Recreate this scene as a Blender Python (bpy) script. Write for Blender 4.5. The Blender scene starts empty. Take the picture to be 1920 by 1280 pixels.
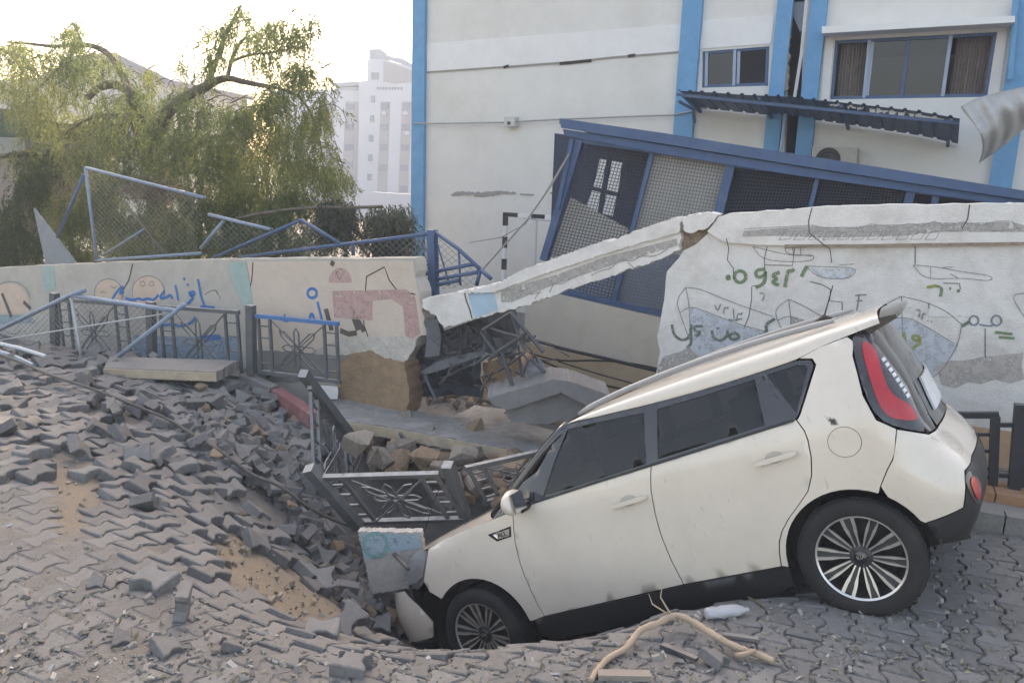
import bpy, bmesh, math, random
import numpy as np
from mathutils import Vector, Matrix, Euler, noise
from mathutils.geometry import delaunay_2d_cdt
R = math.radians
rnd = random.Random(7)
SC = bpy.context.scene
COL = SC.collection

# ------------------------------------------------------------------ camera
EYE = Vector((0, 0, 2.31))
FPX, PITCH, ROLL = 1500.0, R(12.0), R(1.9)
FWD = Vector((0, math.cos(PITCH), -math.sin(PITCH)))
_up0 = Vector((1, 0, 0)).cross(FWD)
IDN = -_up0 * math.cos(ROLL) + Vector((1, 0, 0)) * math.sin(ROLL)
RGT = FWD.cross(-IDN)
cam = bpy.data.cameras.new('camera')
cam.sensor_width = 36; cam.lens = FPX / 1920 * 36; cam.clip_start = .05; cam.clip_end = 2000
camo = bpy.data.objects.new('camera', cam); COL.objects.link(camo)
_u = -IDN; _b = -FWD
camo.matrix_world = Matrix(((RGT.x, _u.x, _b.x, EYE.x), (RGT.y, _u.y, _b.y, EYE.y), (RGT.z, _u.z, _b.z, EYE.z), (0, 0, 0, 1)))
SC.camera = camo

# ------------------------------------------------------------------ sky, sun, exposure
SUN_AZ, SUN_EL = R(5.5), R(34)          # azimuth from +Y towards +X: behind the school block
w = bpy.data.worlds.new('World'); SC.world = w; w.use_nodes = True
nt = w.node_tree; nt.nodes.clear()
sky = nt.nodes.new('ShaderNodeTexSky'); sky.sky_type = 'NISHITA'; sky.sun_disc = False
sky.sun_elevation = SUN_EL; sky.sun_rotation = SUN_AZ
sky.air_density = 1.0; sky.dust_density = 4.0; sky.ozone_density = 1.0
bg = nt.nodes.new('ShaderNodeBackground'); bg.inputs[1].default_value = .15
ow = nt.nodes.new('ShaderNodeOutputWorld')
nt.links.new(sky.outputs[0], bg.inputs[0]); nt.links.new(bg.outputs[0], ow.inputs[0])
sl = bpy.data.lights.new('sun', 'SUN'); sl.energy = 2.0; sl.angle = R(.6); sl.color = (1, .93, .82)
so = bpy.data.objects.new('sun', sl); COL.objects.link(so); so.location = (8, 30, 25)
_sd = Vector((math.sin(SUN_AZ) * math.cos(SUN_EL), math.cos(SUN_AZ) * math.cos(SUN_EL), math.sin(SUN_EL)))
so.rotation_euler = _sd.to_track_quat('Z', 'Y').to_euler()
SC.view_settings.view_transform = 'Standard'; SC.view_settings.look = 'None'
SC.view_settings.exposure = 2.2; SC.view_settings.gamma = 1
SC.view_settings.use_curve_mapping = False
SC.view_settings.use_white_balance = True; SC.view_settings.white_balance_temperature = 8500; SC.view_settings.white_balance_tint = 14

# ------------------------------------------------------------------ pixels to places
def ray(px, py): return RGT * ((px - 960) / FPX) + IDN * ((py - 640) / FPX) + FWD
def at_z(px, py, z=0.0):
    d = ray(px, py); return EYE + d * ((z - EYE.z) / d.z)
def at_y(px, py, y):
    d = ray(px, py); return EYE + d * (y / d.y)
def at_pl(px, py, P, n):
    d = ray(px, py); return EYE + d * ((P - EYE).dot(n) / d.dot(n))
def to_px(p):
    v = p - EYE; z = v.dot(FWD)
    return (960 + FPX * v.dot(RGT) / z, 640 + FPX * v.dot(IDN) / z, z)
class Plane:
    """vertical plane through a point, yawed; off = towards the camera"""
    def __init__(s, x, y, yaw):
        s.P = Vector((x, y, 0)); s.u = Vector((math.cos(yaw), -math.sin(yaw), 0)); s.n = Vector((-math.sin(yaw), -math.cos(yaw), 0))
    def __call__(s, px, py, off=0.0): return at_pl(px, py, s.P + s.n * off, s.n)
    def st(s, a, z, off=0.0): return s.P + s.u * a + s.n * off + Vector((0, 0, z))

# ------------------------------------------------------------------ materials
MATS = {}
def mk(name, col, rough=.8, var=.12, scale=6, bump=.0, bscale=60, stain=None, sscale=1.3, samt=.5, metal=0, coat=0, rnd_isl=0, spec=.5, detail=6, dust=None, damt=0.0):
    if name in MATS: return MATS[name]
    m = bpy.data.materials.new(name); m.use_nodes = True
    t = m.node_tree; N = t.nodes; L = t.links
    b = N['Principled BSDF']
    tc = N.new('ShaderNodeTexCoord')
    n1 = N.new('ShaderNodeTexNoise'); n1.inputs['Scale'].default_value = scale; n1.inputs['Detail'].default_value = detail; n1.inputs['Roughness'].default_value = .65
    L.new(tc.outputs['Object'], n1.inputs['Vector'])
    mr = N.new('ShaderNodeMapRange'); mr.inputs[1].default_value = .25; mr.inputs[2].default_value = .75
    mr.inputs[3].default_value = 1 - var; mr.inputs[4].default_value = 1 + var
    L.new(n1.outputs[0], mr.inputs[0])
    mul = N.new('ShaderNodeVectorMath'); mul.operation = 'SCALE'; mul.inputs[0].default_value = col[:3]
    L.new(mr.outputs[0], mul.inputs['Scale'])
    cur = mul.outputs[0]
    if rnd_isl:
        g = N.new('ShaderNodeNewGeometry'); oi = N.new('ShaderNodeObjectInfo')
        ad = N.new('ShaderNodeMath'); ad.operation = 'ADD'; L.new(g.outputs['Random Per Island'], ad.inputs[0]); L.new(oi.outputs['Random'], ad.inputs[1])
        fr = N.new('ShaderNodeMath'); fr.operation = 'FRACT'; L.new(ad.outputs[0], fr.inputs[0])
        m2 = N.new('ShaderNodeMapRange'); m2.inputs[3].default_value = 1 - rnd_isl; m2.inputs[4].default_value = 1 + rnd_isl; L.new(fr.outputs[0], m2.inputs[0])
        s2 = N.new('ShaderNodeVectorMath'); s2.operation = 'SCALE'; L.new(cur, s2.inputs[0]); L.new(m2.outputs[0], s2.inputs['Scale']); cur = s2.outputs[0]
    def over(cur, col2, sc, amt, lo, hi, vec='Object'):
        n2 = N.new('ShaderNodeTexNoise'); n2.inputs['Scale'].default_value = sc; n2.inputs['Detail'].default_value = 8; n2.inputs['Roughness'].default_value = .7
        L.new(tc.outputs[vec], n2.inputs['Vector'])
        r2 = N.new('ShaderNodeMapRange'); r2.inputs[1].default_value = lo; r2.inputs[2].default_value = hi; r2.inputs[4].default_value = amt; L.new(n2.outputs[0], r2.inputs[0])
        mx = N.new('ShaderNodeMixRGB'); L.new(r2.outputs[0], mx.inputs[0]); L.new(cur, mx.inputs[1]); mx.inputs[2].default_value = (*col2[:3], 1)
        return mx.outputs[0]
    if stain: cur = over(cur, stain, sscale, samt, .48, .68)
    if dust:   # dust that has settled on faces that look up
        g2 = N.new('ShaderNodeNewGeometry'); sx = N.new('ShaderNodeSeparateXYZ'); L.new(g2.outputs['Normal'], sx.inputs[0])
        r3 = N.new('ShaderNodeMapRange'); r3.inputs[1].default_value = .25; r3.inputs[2].default_value = .95; r3.inputs[4].default_value = damt; L.new(sx.outputs[2], r3.inputs[0])
        n4 = N.new('ShaderNodeTexNoise'); n4.inputs['Scale'].default_value = 14; n4.inputs['Detail'].default_value = 6; L.new(tc.outputs['Object'], n4.inputs['Vector'])
        m4 = N.new('ShaderNodeMath'); m4.operation = 'MULTIPLY'; L.new(r3.outputs[0], m4.inputs[0])
        r4 = N.new('ShaderNodeMapRange'); r4.inputs[1].default_value = .3; r4.inputs[2].default_value = .6; r4.inputs[3].default_value = .45; L.new(n4.outputs[0], r4.inputs[0]); L.new(r4.outputs[0], m4.inputs[1])
        mx = N.new('ShaderNodeMixRGB'); L.new(m4.outputs[0], mx.inputs[0]); L.new(cur, mx.inputs[1]); mx.inputs[2].default_value = (*dust[:3], 1); cur = mx.outputs[0]
    L.new(cur, b.inputs['Base Color'])
    b.inputs['Roughness'].default_value = rough; b.inputs['Metallic'].default_value = metal
    b.inputs['Specular IOR Level'].default_value = spec
    if coat: b.inputs['Coat Weight'].default_value = coat; b.inputs['Coat Roughness'].default_value = .08
    if bump:
        n3 = N.new('ShaderNodeTexNoise'); n3.inputs['Scale'].default_value = bscale; n3.inputs['Detail'].default_value = 6
        L.new(tc.outputs['Object'], n3.inputs['Vector'])
        bp = N.new('ShaderNodeBump'); bp.inputs['Strength'].default_value = bump; bp.inputs['Distance'].default_value = .02
        L.new(n3.outputs[0], bp.inputs['Height']); L.new(bp.outputs[0], b.inputs['Normal'])
    MATS[name] = m; return m
def mk_worn(name, col, rough=.85, cover=.8, scale=18):
    """paint on a wall, worn through in flecks"""
    m = mk(name, col, rough, .12, 9)
    t = m.node_tree; N = t.nodes; L = t.links
    b = N['Principled BSDF']; o = N['Material Output']
    tc = N.new('ShaderNodeTexCoord'); n = N.new('ShaderNodeTexNoise'); n.inputs['Scale'].default_value = scale; n.inputs['Detail'].default_value = 8; n.inputs['Roughness'].default_value = .75
    L.new(tc.outputs['Object'], n.inputs['Vector'])
    r = N.new('ShaderNodeMapRange'); c = .5 + (cover - .5) * .5
    r.inputs[1].default_value = c - .06; r.inputs[2].default_value = c + .08; r.inputs[3].default_value = 0; r.inputs[4].default_value = .92
    L.new(n.outputs[0], r.inputs[0])
    tr = N.new('ShaderNodeBsdfTransparent'); mx = N.new('ShaderNodeMixShader')
    L.new(r.outputs[0], mx.inputs[0]); L.new(b.outputs[0], mx.inputs[1]); L.new(tr.outputs[0], mx.inputs[2]); L.new(mx.outputs[0], o.inputs[0])
    return m
def mk_glass(name, tint=(.25, .28, .3), clear=.35, rough=.03, base=(.01, .012, .014)):
    if name in MATS: return MATS[name]
    m = bpy.data.materials.new(name); m.use_nodes = True
    t = m.node_tree; N = t.nodes; L = t.links
    b = N['Principled BSDF']; b.inputs['Base Color'].default_value = (*base, 1); b.inputs['Roughness'].default_value = rough
    b.inputs['Coat Weight'].default_value = .3; b.inputs['Coat Roughness'].default_value = .03
    tr = N.new('ShaderNodeBsdfTransparent'); tr.inputs[0].default_value = (*tint, 1)
    mx = N.new('ShaderNodeMixShader'); mx.inputs[0].default_value = clear
    L.new(b.outputs[0], mx.inputs[1]); L.new(tr.outputs[0], mx.inputs[2]); L.new(mx.outputs[0], N['Material Output'].inputs[0])
    MATS[name] = m; return m

# ------------------------------------------------------------------ meshes
MW = {}
def obj(name, verts, faces, mat, parent=None, world=False, smooth=False):
    me = bpy.data.meshes.new(name)
    if parent is not None and world:
        inv = MW[parent.name].inverted(); verts = [inv @ Vector(v) for v in verts]
    me.from_pydata([tuple(v) for v in verts], [], faces); me.update()
    if smooth: me.polygons.foreach_set('use_smooth', [True] * len(me.polygons))
    if mat: me.materials.append(mat)
    o = bpy.data.objects.new(name, me); COL.objects.link(o)
    if parent is not None: o.parent = parent; MW[o.name] = MW[parent.name].copy()
    else: MW[o.name] = Matrix.Identity(4)
    return o
def solo(name, verts, faces, mat, label, cat, group=None, smooth=False):
    """a thing that is one mesh, origin at its base"""
    vs = [Vector(v) for v in verts]
    c = sum(vs, Vector()) / len(vs); c.z = min(v.z for v in vs)
    o = obj(name, [v - c for v in vs], faces, mat, smooth=smooth)
    o.location = c; MW[o.name] = Matrix.Translation(c)
    return tag(o, label, cat, group)
def tag(o, label=None, cat=None, group=None, kind=None):
    if label: o['label'] = label
    if cat: o['category'] = cat
    if group: o['group'] = group
    if kind: o['kind'] = kind
    return o
def thing(name, label, cat, loc=(0, 0, 0), mat4=None, group=None):
    o = bpy.data.objects.new(name, None); COL.objects.link(o); o.empty_display_size = .2
    m = mat4 if mat4 is not None else Matrix.Translation(Vector(loc))
    o.matrix_world = m; MW[o.name] = m.copy()
    return tag(o, label, cat, group)
class MB:
    def __init__(s): s.v = []; s.f = []
    def add(s, vs, fs):
        k = len(s.v); s.v += [Vector(v) for v in vs]; s.f += [tuple(i + k for i in f) for f in fs]; return s
    def box(s, c, size, rot=None, taper=1.0):
        c = Vector(c); x, y, z = (q / 2 for q in size); vs = []
        for dz in (-1, 1):
            k = 1 if dz < 0 else taper
            for dx, dy in ((-1, -1), (1, -1), (1, 1), (-1, 1)):
                p = Vector((dx * x * k, dy * y * k, dz * z)); vs.append(c + (rot @ p if rot else p))
        return s.add(vs, [(3, 2, 1, 0), (4, 5, 6, 7), (0, 1, 5, 4), (1, 2, 6, 5), (2, 3, 7, 6), (3, 0, 4, 7)])
    def tube(s, pts, r, n=6, cap=True):
        pts = [Vector(p) for p in pts]; m = len(pts)
        rs = r if isinstance(r, (list, tuple)) else [r] * m
        vs = []; prev = None
        for i, p in enumerate(pts):
            t = (pts[min(i + 1, m - 1)] - pts[max(i - 1, 0)])
            if t.length < 1e-9: t = Vector((0, 0, 1))
            t.normalize()
            a = prev - t * prev.dot(t) if prev is not None else (Vector((0, 0, 1)) if abs(t.z) < .9 else Vector((1, 0, 0))).cross(t)
            if a.length < 1e-6: a = t.orthogonal()
            a.normalize(); b = t.cross(a); prev = a
            for k in range(n):
                an = 2 * math.pi * (k + .5) / n; vs.append(p + (a * math.cos(an) + b * math.sin(an)) * rs[i])
        fs = []
        for i in range(m - 1):
            for k in range(n): fs.append((i * n + k, i * n + (k + 1) % n, (i + 1) * n + (k + 1) % n, (i + 1) * n + k))
        if cap: fs.append(tuple(range(n))[::-1]); fs.append(tuple((m - 1) * n + k for k in range(n)))
        return s.add(vs, fs)
    def bar(s, a, b, w, d=None, up=(0, 0, 1)):
        """square bar from a to b: w across 'up', d along 'up'"""
        a = Vector(a); b = Vector(b); d = d or w; t = (b - a); l = t.length; t.normalize()
        u = Vector(up); u = u - t * u.dot(t)
        if u.length < 1e-5: u = t.orthogonal()
        u.normalize(); q = t.cross(u)
        return s.box((a + b) / 2, (l, w, d), Matrix((t, q, u)).transposed())
    def prism(s, poly, vec):
        poly = [Vector(p) for p in poly]; n = len(poly); vec = Vector(vec)
        nn = Vector((0, 0, 0))
        for i in range(n): nn += (poly[i] - poly[0]).cross(poly[(i + 1) % n] - poly[0])
        if nn.dot(vec) > 0: poly = poly[::-1]
        vs = poly + [p + vec for p in poly]
        fs = [tuple(range(n)), tuple(range(2 * n - 1, n - 1, -1))]
        for i in range(n): j = (i + 1) % n; fs.append((j, i, n + i, n + j))
        return s.add(vs, fs)
    def build(s, name, mat, parent=None, world=False, smooth=False): return obj(name, s.v, s.f, mat, parent, world, smooth)
    def solo(s, name, mat, label, cat, group=None, smooth=False): return solo(name, s.v, s.f, mat, label, cat, group, smooth)
def jag(poly, step, amp, seed=1, closed=True):
    """break straight edges of a 3D polygon into rough ones (in its own plane)"""
    r = random.Random(seed); poly = [Vector(p) for p in poly]; out = []
    n = len(poly); c = sum(poly, Vector()) / n
    nn = Vector((0, 0, 0))
    for i in range(n): nn += (poly[i] - c).cross(poly[(i + 1) % n] - c)
    nn.normalize()
    for i in range(n if closed else n - 1):
        a, b = poly[i], poly[(i + 1) % n]; l = (b - a).length; k = max(1, int(l / step)); q = nn.cross((b - a).normalized()) if l > 1e-6 else Vector()
        for j in range(k):
            t = j / k; o = r.uniform(-amp, amp) if j else r.uniform(-amp, amp) * .4
            out.append(a.lerp(b, t) + q * o)
    if not closed: out.append(poly[-1])
    return out
def in_poly(x, y, P):
    c = False; n = len(P); j = n - 1
    for i in range(n):
        if (P[i][1] > y) != (P[j][1] > y) and x < (P[j][0] - P[i][0]) * (y - P[i][1]) / (P[j][1] - P[i][1]) + P[i][0]: c = not c
        j = i
    return c
def resample(P, step, closed=True):
    out = []; n = len(P)
    for i in range(n if closed else n - 1):
        a, b = P[i], P[(i + 1) % n]; l = math.hypot(b[0] - a[0], b[1] - a[1]); k = max(1, int(l / step + .5))
        for j in range(k): t = j / k; out.append((a[0] + (b[0] - a[0]) * t, a[1] + (b[1] - a[1]) * t))
    if not closed: out.append(tuple(P[-1]))
    return out
def smooth_poly(P, it=2, closed=True, keep=()):
    P = [tuple(p) for p in P]
    for _ in range(it):
        Q = []; n = len(P)
        for i in range(n if closed else n - 1):
            a, b = P[i], P[(i + 1) % n]
            Q.append((a[0] * .75 + b[0] * .25, a[1] * .75 + b[1] * .25)); Q.append((a[0] * .25 + b[0] * .75, a[1] * .25 + b[1] * .75))
        if not closed: Q = [P[0]] + Q[1:-1] + [P[-1]]
        P = Q
    return P
def patch(poly, surf, step=.06, holes=(), skirt=.015, flip=False):
    """2D polygon (with holes) filled with a grid and laid on surf(u,v,depth); returns verts, faces"""
    bs = [resample(poly, step)] + [resample(h, step) for h in holes]
    pts = []; edges = []
    for b in bs:
        k = len(pts); pts += [Vector(p) for p in b]; edges += [(k + i, k + (i + 1) % len(b)) for i in range(len(b))]
    xs = [p[0] for p in bs[0]]; ys = [p[1] for p in bs[0]]
    x = min(xs) + step * .5; bpts = np.array([tuple(p) for p in pts])
    while x < max(xs):
        y = min(ys) + step * .5
        while y < max(ys):
            if in_poly(x, y, bs[0]) and not any(in_poly(x, y, h) for h in bs[1:]) and np.min((bpts[:, 0] - x) ** 2 + (bpts[:, 1] - y) ** 2) > (step * .45) ** 2: pts.append(Vector((x, y)))
            y += step
        x += step
    V, _, T, *_r = delaunay_2d_cdt(pts, edges, [], 0, 1e-5)
    fs = []
    for t in T:
        cx = sum(V[i].x for i in t) / 3; cy = sum(V[i].y for i in t) / 3
        if in_poly(cx, cy, bs[0]) and not any(in_poly(cx, cy, h) for h in bs[1:]): fs.append(tuple(t))
    vs = [Vector(surf(v.x, v.y, 0)) for v in V]
    if flip: fs = [f[::-1] for f in fs]
    if skirt:
        cnt = {}
        for f in fs:
            for i in range(3):
                a, b = f[i], f[(i + 1) % 3]
                if (b, a) in cnt: del cnt[(b, a)]
                else: cnt[(a, b)] = 1
        for a, b in cnt:
            k = len(vs); vs += [vs[a].copy(), vs[b].copy(), Vector(surf(V[b].x, V[b].y, skirt)), Vector(surf(V[a].x, V[a].y, skirt))]
            fs.append((k + 1, k, k + 3, k + 2))
    return vs, fs
def ribbon(pts, width, nrm, lift=.003, taper=False):
    """flat stroke of paint or a crack along 3D points on a plane with normal nrm"""
    pts = [Vector(p) for p in pts]; vs = []; fs = []; n = len(pts); nrm = Vector(nrm)
    for i, p in enumerate(pts):
        t = (pts[min(i + 1, n - 1)] - pts[max(i - 1, 0)]).normalized(); q = nrm.cross(t).normalized()
        w = width * (.5 if taper and (i in (0, n - 1)) else 1) * .5
        vs += [p + q * w + nrm * lift, p - q * w + nrm * lift]
        if i: k = 2 * i; fs.append((k - 2, k - 1, k + 1, k))
    return vs, fs
def chaikin3(P, it=2):
    P = [Vector(p) for p in P]
    for _ in range(it):
        if len(P) < 3: return P
        Q = [P[0]]
        for a, b in zip(P, P[1:]): Q += [a.lerp(b, .25), a.lerp(b, .75)]
        Q.append(P[-1]); P = Q
    return P
def strokes(name, lists, tf, plane, width, mat, parent, lift=.004, sm=2, jitter=0):
    mb = MB()
    for k, l in enumerate(lists):
        p3 = [plane(*tf(*p)) for p in l]
        if sm: p3 = chaikin3(p3, sm)
        mb.add(*ribbon(p3, width, plane.n, lift + .0004 * (k % 9)))
    return mb.build(name, mat, parent, True)
def copy_tree(o, parent=None):
    c = o.copy(); COL.objects.link(c)
    c.parent = parent
    for ch in list(o.children): copy_tree(ch, c)
    return c
# ================================================================== ground
WALL = Plane(3.9, 6.1, R(24))
YARD = -.75
def beyond(x, y): return -((Vector((x, y, 0)) - WALL.P).dot(WALL.n))
CP = [(0,1280,.0),(500,1280,.0),(960,1280,.0),(1400,1280,0),(1920,1280,0),(0,1100,.02),(300,1110,-.02),(550,1195,-.05),(800,1222,-.06),(1000,1200,-.05),
      (1250,1140,-.02),(1450,1130,0),(1615,1147,0),(1760,1050,0),(1900,1100,0),(1800,1000,0),(1900,1010,0),(0,950,.03),(0,860,.05),(0,780,.08),(0,710,.1),(100,740,.08),(220,720,.02),(350,730,-.08),(450,740,-.15),
      (100,870,.02),(200,800,.0),(250,870,-.08),(300,980,-.09),(200,1000,-.02),(400,900,-.26),(430,1080,-.14),(460,1040,-.3),(520,1120,-.3),(500,950,-.5),(560,1050,-.62),(640,1140,-.62),
      (600,1000,-.8),(650,1080,-1.0),(720,1140,-1.2),(760,1160,-1.25),(560,880,-.5),(600,850,-.52),(500,790,-.3),(680,920,-.8),(560,760,-.32),(650,760,-.4),(800,770,-.45),(900,780,-.5),(800,900,-.85),(750,1000,-1.1),(330,800,-.12),(430,820,-.26)]
_cw = [(.03,4.92,-1.2),(.77,6.42,-1.32),(2.85,5.43,-.16),(.3,4.55,-.75),(-.25,4.5,-.85),(-.6,4.35,-.6),(.7,4.35,-.45),(1.3,4.3,-.12),(.2,5.7,-1.35),(-.5,5.2,-1.35),(-.2,6.2,-1.2),(1.8,6.4,-.9),(2.6,6.3,-.3),(3.3,5.9,-.05),(1.7,5.2,-.55),(2.2,4.6,-.05),
       (-5.5,9.6,.05),(-4,9.0,-.02),(-2.5,8.6,-.3),(-1.2,8.3,-.45),(0,8,-.6),(1.2,7.4,-.7),(2.4,6.9,-.3)]
for x in np.arange(-9, 9.1, 1.5): _cw += [(x, 1.5, 0), (x, 2.6, 0)]
for y in np.arange(2, 11, 1.5): _cw += [(-8, y, .08), (6.5, y, 0)]
for x in np.arange(-8, 7, 1.5): _cw += [(x, 11.5, YARD if x > -7 else 0)]
_c = np.array([(*at_z(a, b, z)[:2], z) for a, b, z in CP] + _cw)
_d = np.hypot(_c[:, None, 0] - _c[None, :, 0], _c[:, None, 1] - _c[None, :, 1])
_n = len(_c); _A = np.zeros((_n + 3, _n + 3)); _A[:_n, :_n] = _d - np.eye(_n) * .12
_A[:_n, _n] = 1; _A[:_n, _n + 1:] = _c[:, :2]; _A[_n:, :_n] = _A[:_n, _n:].T
_w = np.linalg.solve(_A, np.concatenate([_c[:, 2], np.zeros(3)]))
def hgt_np(X, Y):
    X = np.asarray(X, float); Y = np.asarray(Y, float); sh = X.shape; x = X.ravel(); y = Y.ravel()
    r = np.hypot(x[:, None] - _c[None, :, 0], y[:, None] - _c[None, :, 1])
    z = r @ _w[:_n] + _w[_n] + x * _w[_n + 1] + y * _w[_n + 2]
    f = np.clip(1.2 - np.maximum(np.abs(x + .8) / 7.2, np.abs(y - 5.5) / 5.0) , 0, .25) / .25
    z = z * f
    bd = -((x - WALL.P.x) * WALL.n.x + (y - WALL.P.y) * WALL.n.y)
    k = np.clip((bd - .25) / .6, 0, 1); k = k * k * (3 - 2 * k)
    z = z * (1 - k) + np.minimum(z, YARD) * k
    return z.reshape(sh)
def hgt(x, y): return float(hgt_np(np.array([x]), np.array([y]))[0])
def hit(px, py):
    """where the ray of a pixel meets the ground"""
    d = ray(px, py); s0 = 2.0
    ts = np.linspace(2.2, 14, 500); P = np.array(EYE)[None] + ts[:, None] * np.array(d)[None]
    h = hgt_np(P[:, 0], P[:, 1]); i = np.argmax(P[:, 2] < h)
    if P[i, 2] >= h[i]: i = len(ts) - 1
    return Vector((P[i, 0], P[i, 1], h[i]))
def gnormal(x, y, e=.05):
    a = hgt_np(np.array([x + e, x - e, x, x]), np.array([y, y, y + e, y - e]))
    return Vector((-(a[0] - a[1]) / (2 * e), -(a[2] - a[3]) / (2 * e), 1)).normalized()
def axis(lo, hi, st, far):
    a = list(np.arange(lo, hi + 1e-6, st)); k = st; x = hi
    while x < far: k *= 1.35; x += k; a.append(x)
    k = st; x = lo; pre = []
    while x > -far: k *= 1.35; x -= k; pre.append(x)
    return np.array(pre[::-1] + a)
GX = axis(-6.6, 5.0, .07, 900); GY = axis(2.2, 9.6, .07, 900)
XX, YY = np.meshgrid(GX, GY)
ZZ = hgt_np(XX, YY)
_fine = (np.abs(XX) < 8) & (np.abs(YY - 6) < 5)
_no = np.array([noise.noise(Vector((a * 3, b * 3, 0))) * .5 + noise.noise(Vector((a * 11, b * 11, 5))) * .25 for a, b in zip(XX.ravel(), YY.ravel())]).reshape(XX.shape)
_bd = -((XX - WALL.P.x) * WALL.n.x + (YY - WALL.P.y) * WALL.n.y)
_deep = np.clip((-ZZ - .06) / .25, 0, 1); _deep = np.where(_bd > -.3, 1, _deep)
_dusty = np.clip((3.2 - XX) / 3.0, 0, 1) * np.clip((6.2 - YY) / 1.5, 0, 1)       # dust fills the joints of the flat street
ZZ = ZZ - (.045 * _deep + (1 - _deep) * (.022 - .018 * _dusty)) + np.where(_fine, _no * (.045 * _deep + .030 * (1 - _deep)), 0)
nx, ny = len(GX), len(GY)
gv = np.stack([XX.ravel(), YY.ravel(), ZZ.ravel()], 1)
gf = [(j * nx + i, j * nx + i + 1, (j + 1) * nx + i + 1, (j + 1) * nx + i) for j in range(ny - 1) for i in range(nx - 1)]
M_soil = mk('soil', (.182, .172, .160), .95, .25, 9, .9, 60, stain=(.14, .12, .10), sscale=3, samt=.6, spec=.2)
ground = obj('ground', gv.tolist(), gf, M_soil, smooth=True)
# sand shows where the paving was torn out: a mask per vertex
sandz = [[(88,875),(135,870),(200,905),(180,960),(150,1000),(165,1030),(90,1000),(105,930)],[(390,1000),(430,960),(520,1020),(640,1090),(790,1180),(640,1200),(520,1165),(430,1100)],[(440,860),(540,840),(570,900),(600,960),(520,940)],[(0,760),(60,770),(40,800),(0,800)],[(230,860),(300,900),(280,930),(200,900)]]
_sm = np.zeros(len(gv))
for k in np.nonzero(_fine.ravel())[0]:
    a_, b_, c_ = to_px(Vector(gv[k]))
    if any(in_poly(a_, b_, q_) for q_ in sandz): _sm[k] = 1
_sm2 = _sm.reshape(XX.shape).copy()
for _ in range(4): _sm2[1:-1, 1:-1] = (_sm2[1:-1, 1:-1] * 2 + _sm2[:-2, 1:-1] + _sm2[2:, 1:-1] + _sm2[1:-1, :-2] + _sm2[1:-1, 2:]) / 6
_at = ground.data.attributes.new('sand', 'FLOAT', 'POINT'); _at.data.foreach_set('value', _sm2.ravel())
def _sand():
    t = M_soil.node_tree; N = t.nodes; L = t.links; b = N['Principled BSDF']; src = b.inputs['Base Color'].links[0].from_socket
    at = N.new('ShaderNodeAttribute'); at.attribute_name = 'sand'
    tc = N.new('ShaderNodeTexCoord'); n = N.new('ShaderNodeTexNoise'); n.inputs['Scale'].default_value = 7; n.inputs['Detail'].default_value = 8; L.new(tc.outputs['Object'], n.inputs['Vector'])
    ad = N.new('ShaderNodeMath'); ad.operation = 'ADD'; L.new(at.outputs['Fac'], ad.inputs[0]); L.new(n.outputs[0], ad.inputs[1])
    r_ = N.new('ShaderNodeMapRange'); r_.inputs[1].default_value = .72; r_.inputs[2].default_value = 1.25; r_.inputs[4].default_value = .9; L.new(ad.outputs[0], r_.inputs[0])
    mx = N.new('ShaderNodeMixRGB'); L.new(r_.outputs[0], mx.inputs[0]); L.new(src, mx.inputs[1]); mx.inputs[2].default_value = (.228, .188, .143, 1); L.new(mx.outputs[0], b.inputs['Base Color'])
_sand()
tag(ground, 'sandy soil under the broken paving of the cratered street', kind='structure')

# ------------------------------------------------------------------ paving blocks
PL, PW, PA = .205, .150, .017          # length, row pitch, depth of the wave in its long sides
def paver_outline(g=.004):
    top = [(-.5, 1), (-.36, 1), (-.14, -1), (.14, -1), (.36, 1), (.5, 1)]
    p = [(u * (PL - 2 * g), PW / 2 - g + d * PA) for u, d in top]
    q = [(u, -v) for u, v in p][::-1]
    return p[::-1] + q[::-1] if False else p + q
def paver_mesh(h=.075, ch=.007, cut=None):
    o = paver_outline()
    if cut is not None: o = [(max(min(u, cut + .02 * math.sin(40 * v)), -9), v) for u, v in o]
    n = len(o); cx = sum(a for a, b in o) / n
    inn = [((u - cx) * (1 - 2.2 * ch / PL * 1.1) + cx, v * (1 - 2.4 * ch / PW * 1.1)) for u, v in o]
    vs = [(u, v, 0) for u, v in inn] + [(u, v, -ch) for u, v in o] + [(u, v, -h) for u, v in o]
    fs = [tuple(range(n - 1, -1, -1))]
    for k in range(2):
        for i in range(n): j = (i + 1) % n; fs.append((k * n + i, k * n + j, (k + 1) * n + j, (k + 1) * n + i))
    fs.append(tuple(range(2 * n, 3 * n)))
    return vs, fs
M_pav = mk('paving_concrete', (.165, .163, .161), .92, .25, 22, .6, 130, stain=(.11, .102, .095), sscale=4, samt=.65, rnd_isl=.3, spec=.25, dust=(.222, .212, .20), damt=.5)
def mesh_data(name, vs, fs, mat):
    me = bpy.data.meshes.new(name); me.from_pydata(vs, [], fs); me.update(); me.materials.append(mat); return me
PV = [mesh_data('paver', *paver_mesh(), M_pav), mesh_data('paver_broken', *paver_mesh(cut=.03), M_pav)]
UA = Vector((math.sin(R(24)), math.cos(R(24)), 0)); VA = Vector((math.cos(R(24)), -math.sin(R(24)), 0))
bare = [[(88,875),(135,870),(200,905),(180,960),(150,1000),(165,1030),(90,1000),(105,930)],
        [(400,1005),(430,985),(520,1060),(640,1130),(760,1185),(620,1182),(520,1150),(440,1095)],
        [(430,900),(500,840),(600,870),(620,960),(700,1060),(760,1190),(640,1100),(520,985)],
        [(500,760),(700,740),(1000,800),(1000,1150),(780,1180),(640,1020),(600,930)]]
lay = []
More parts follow.
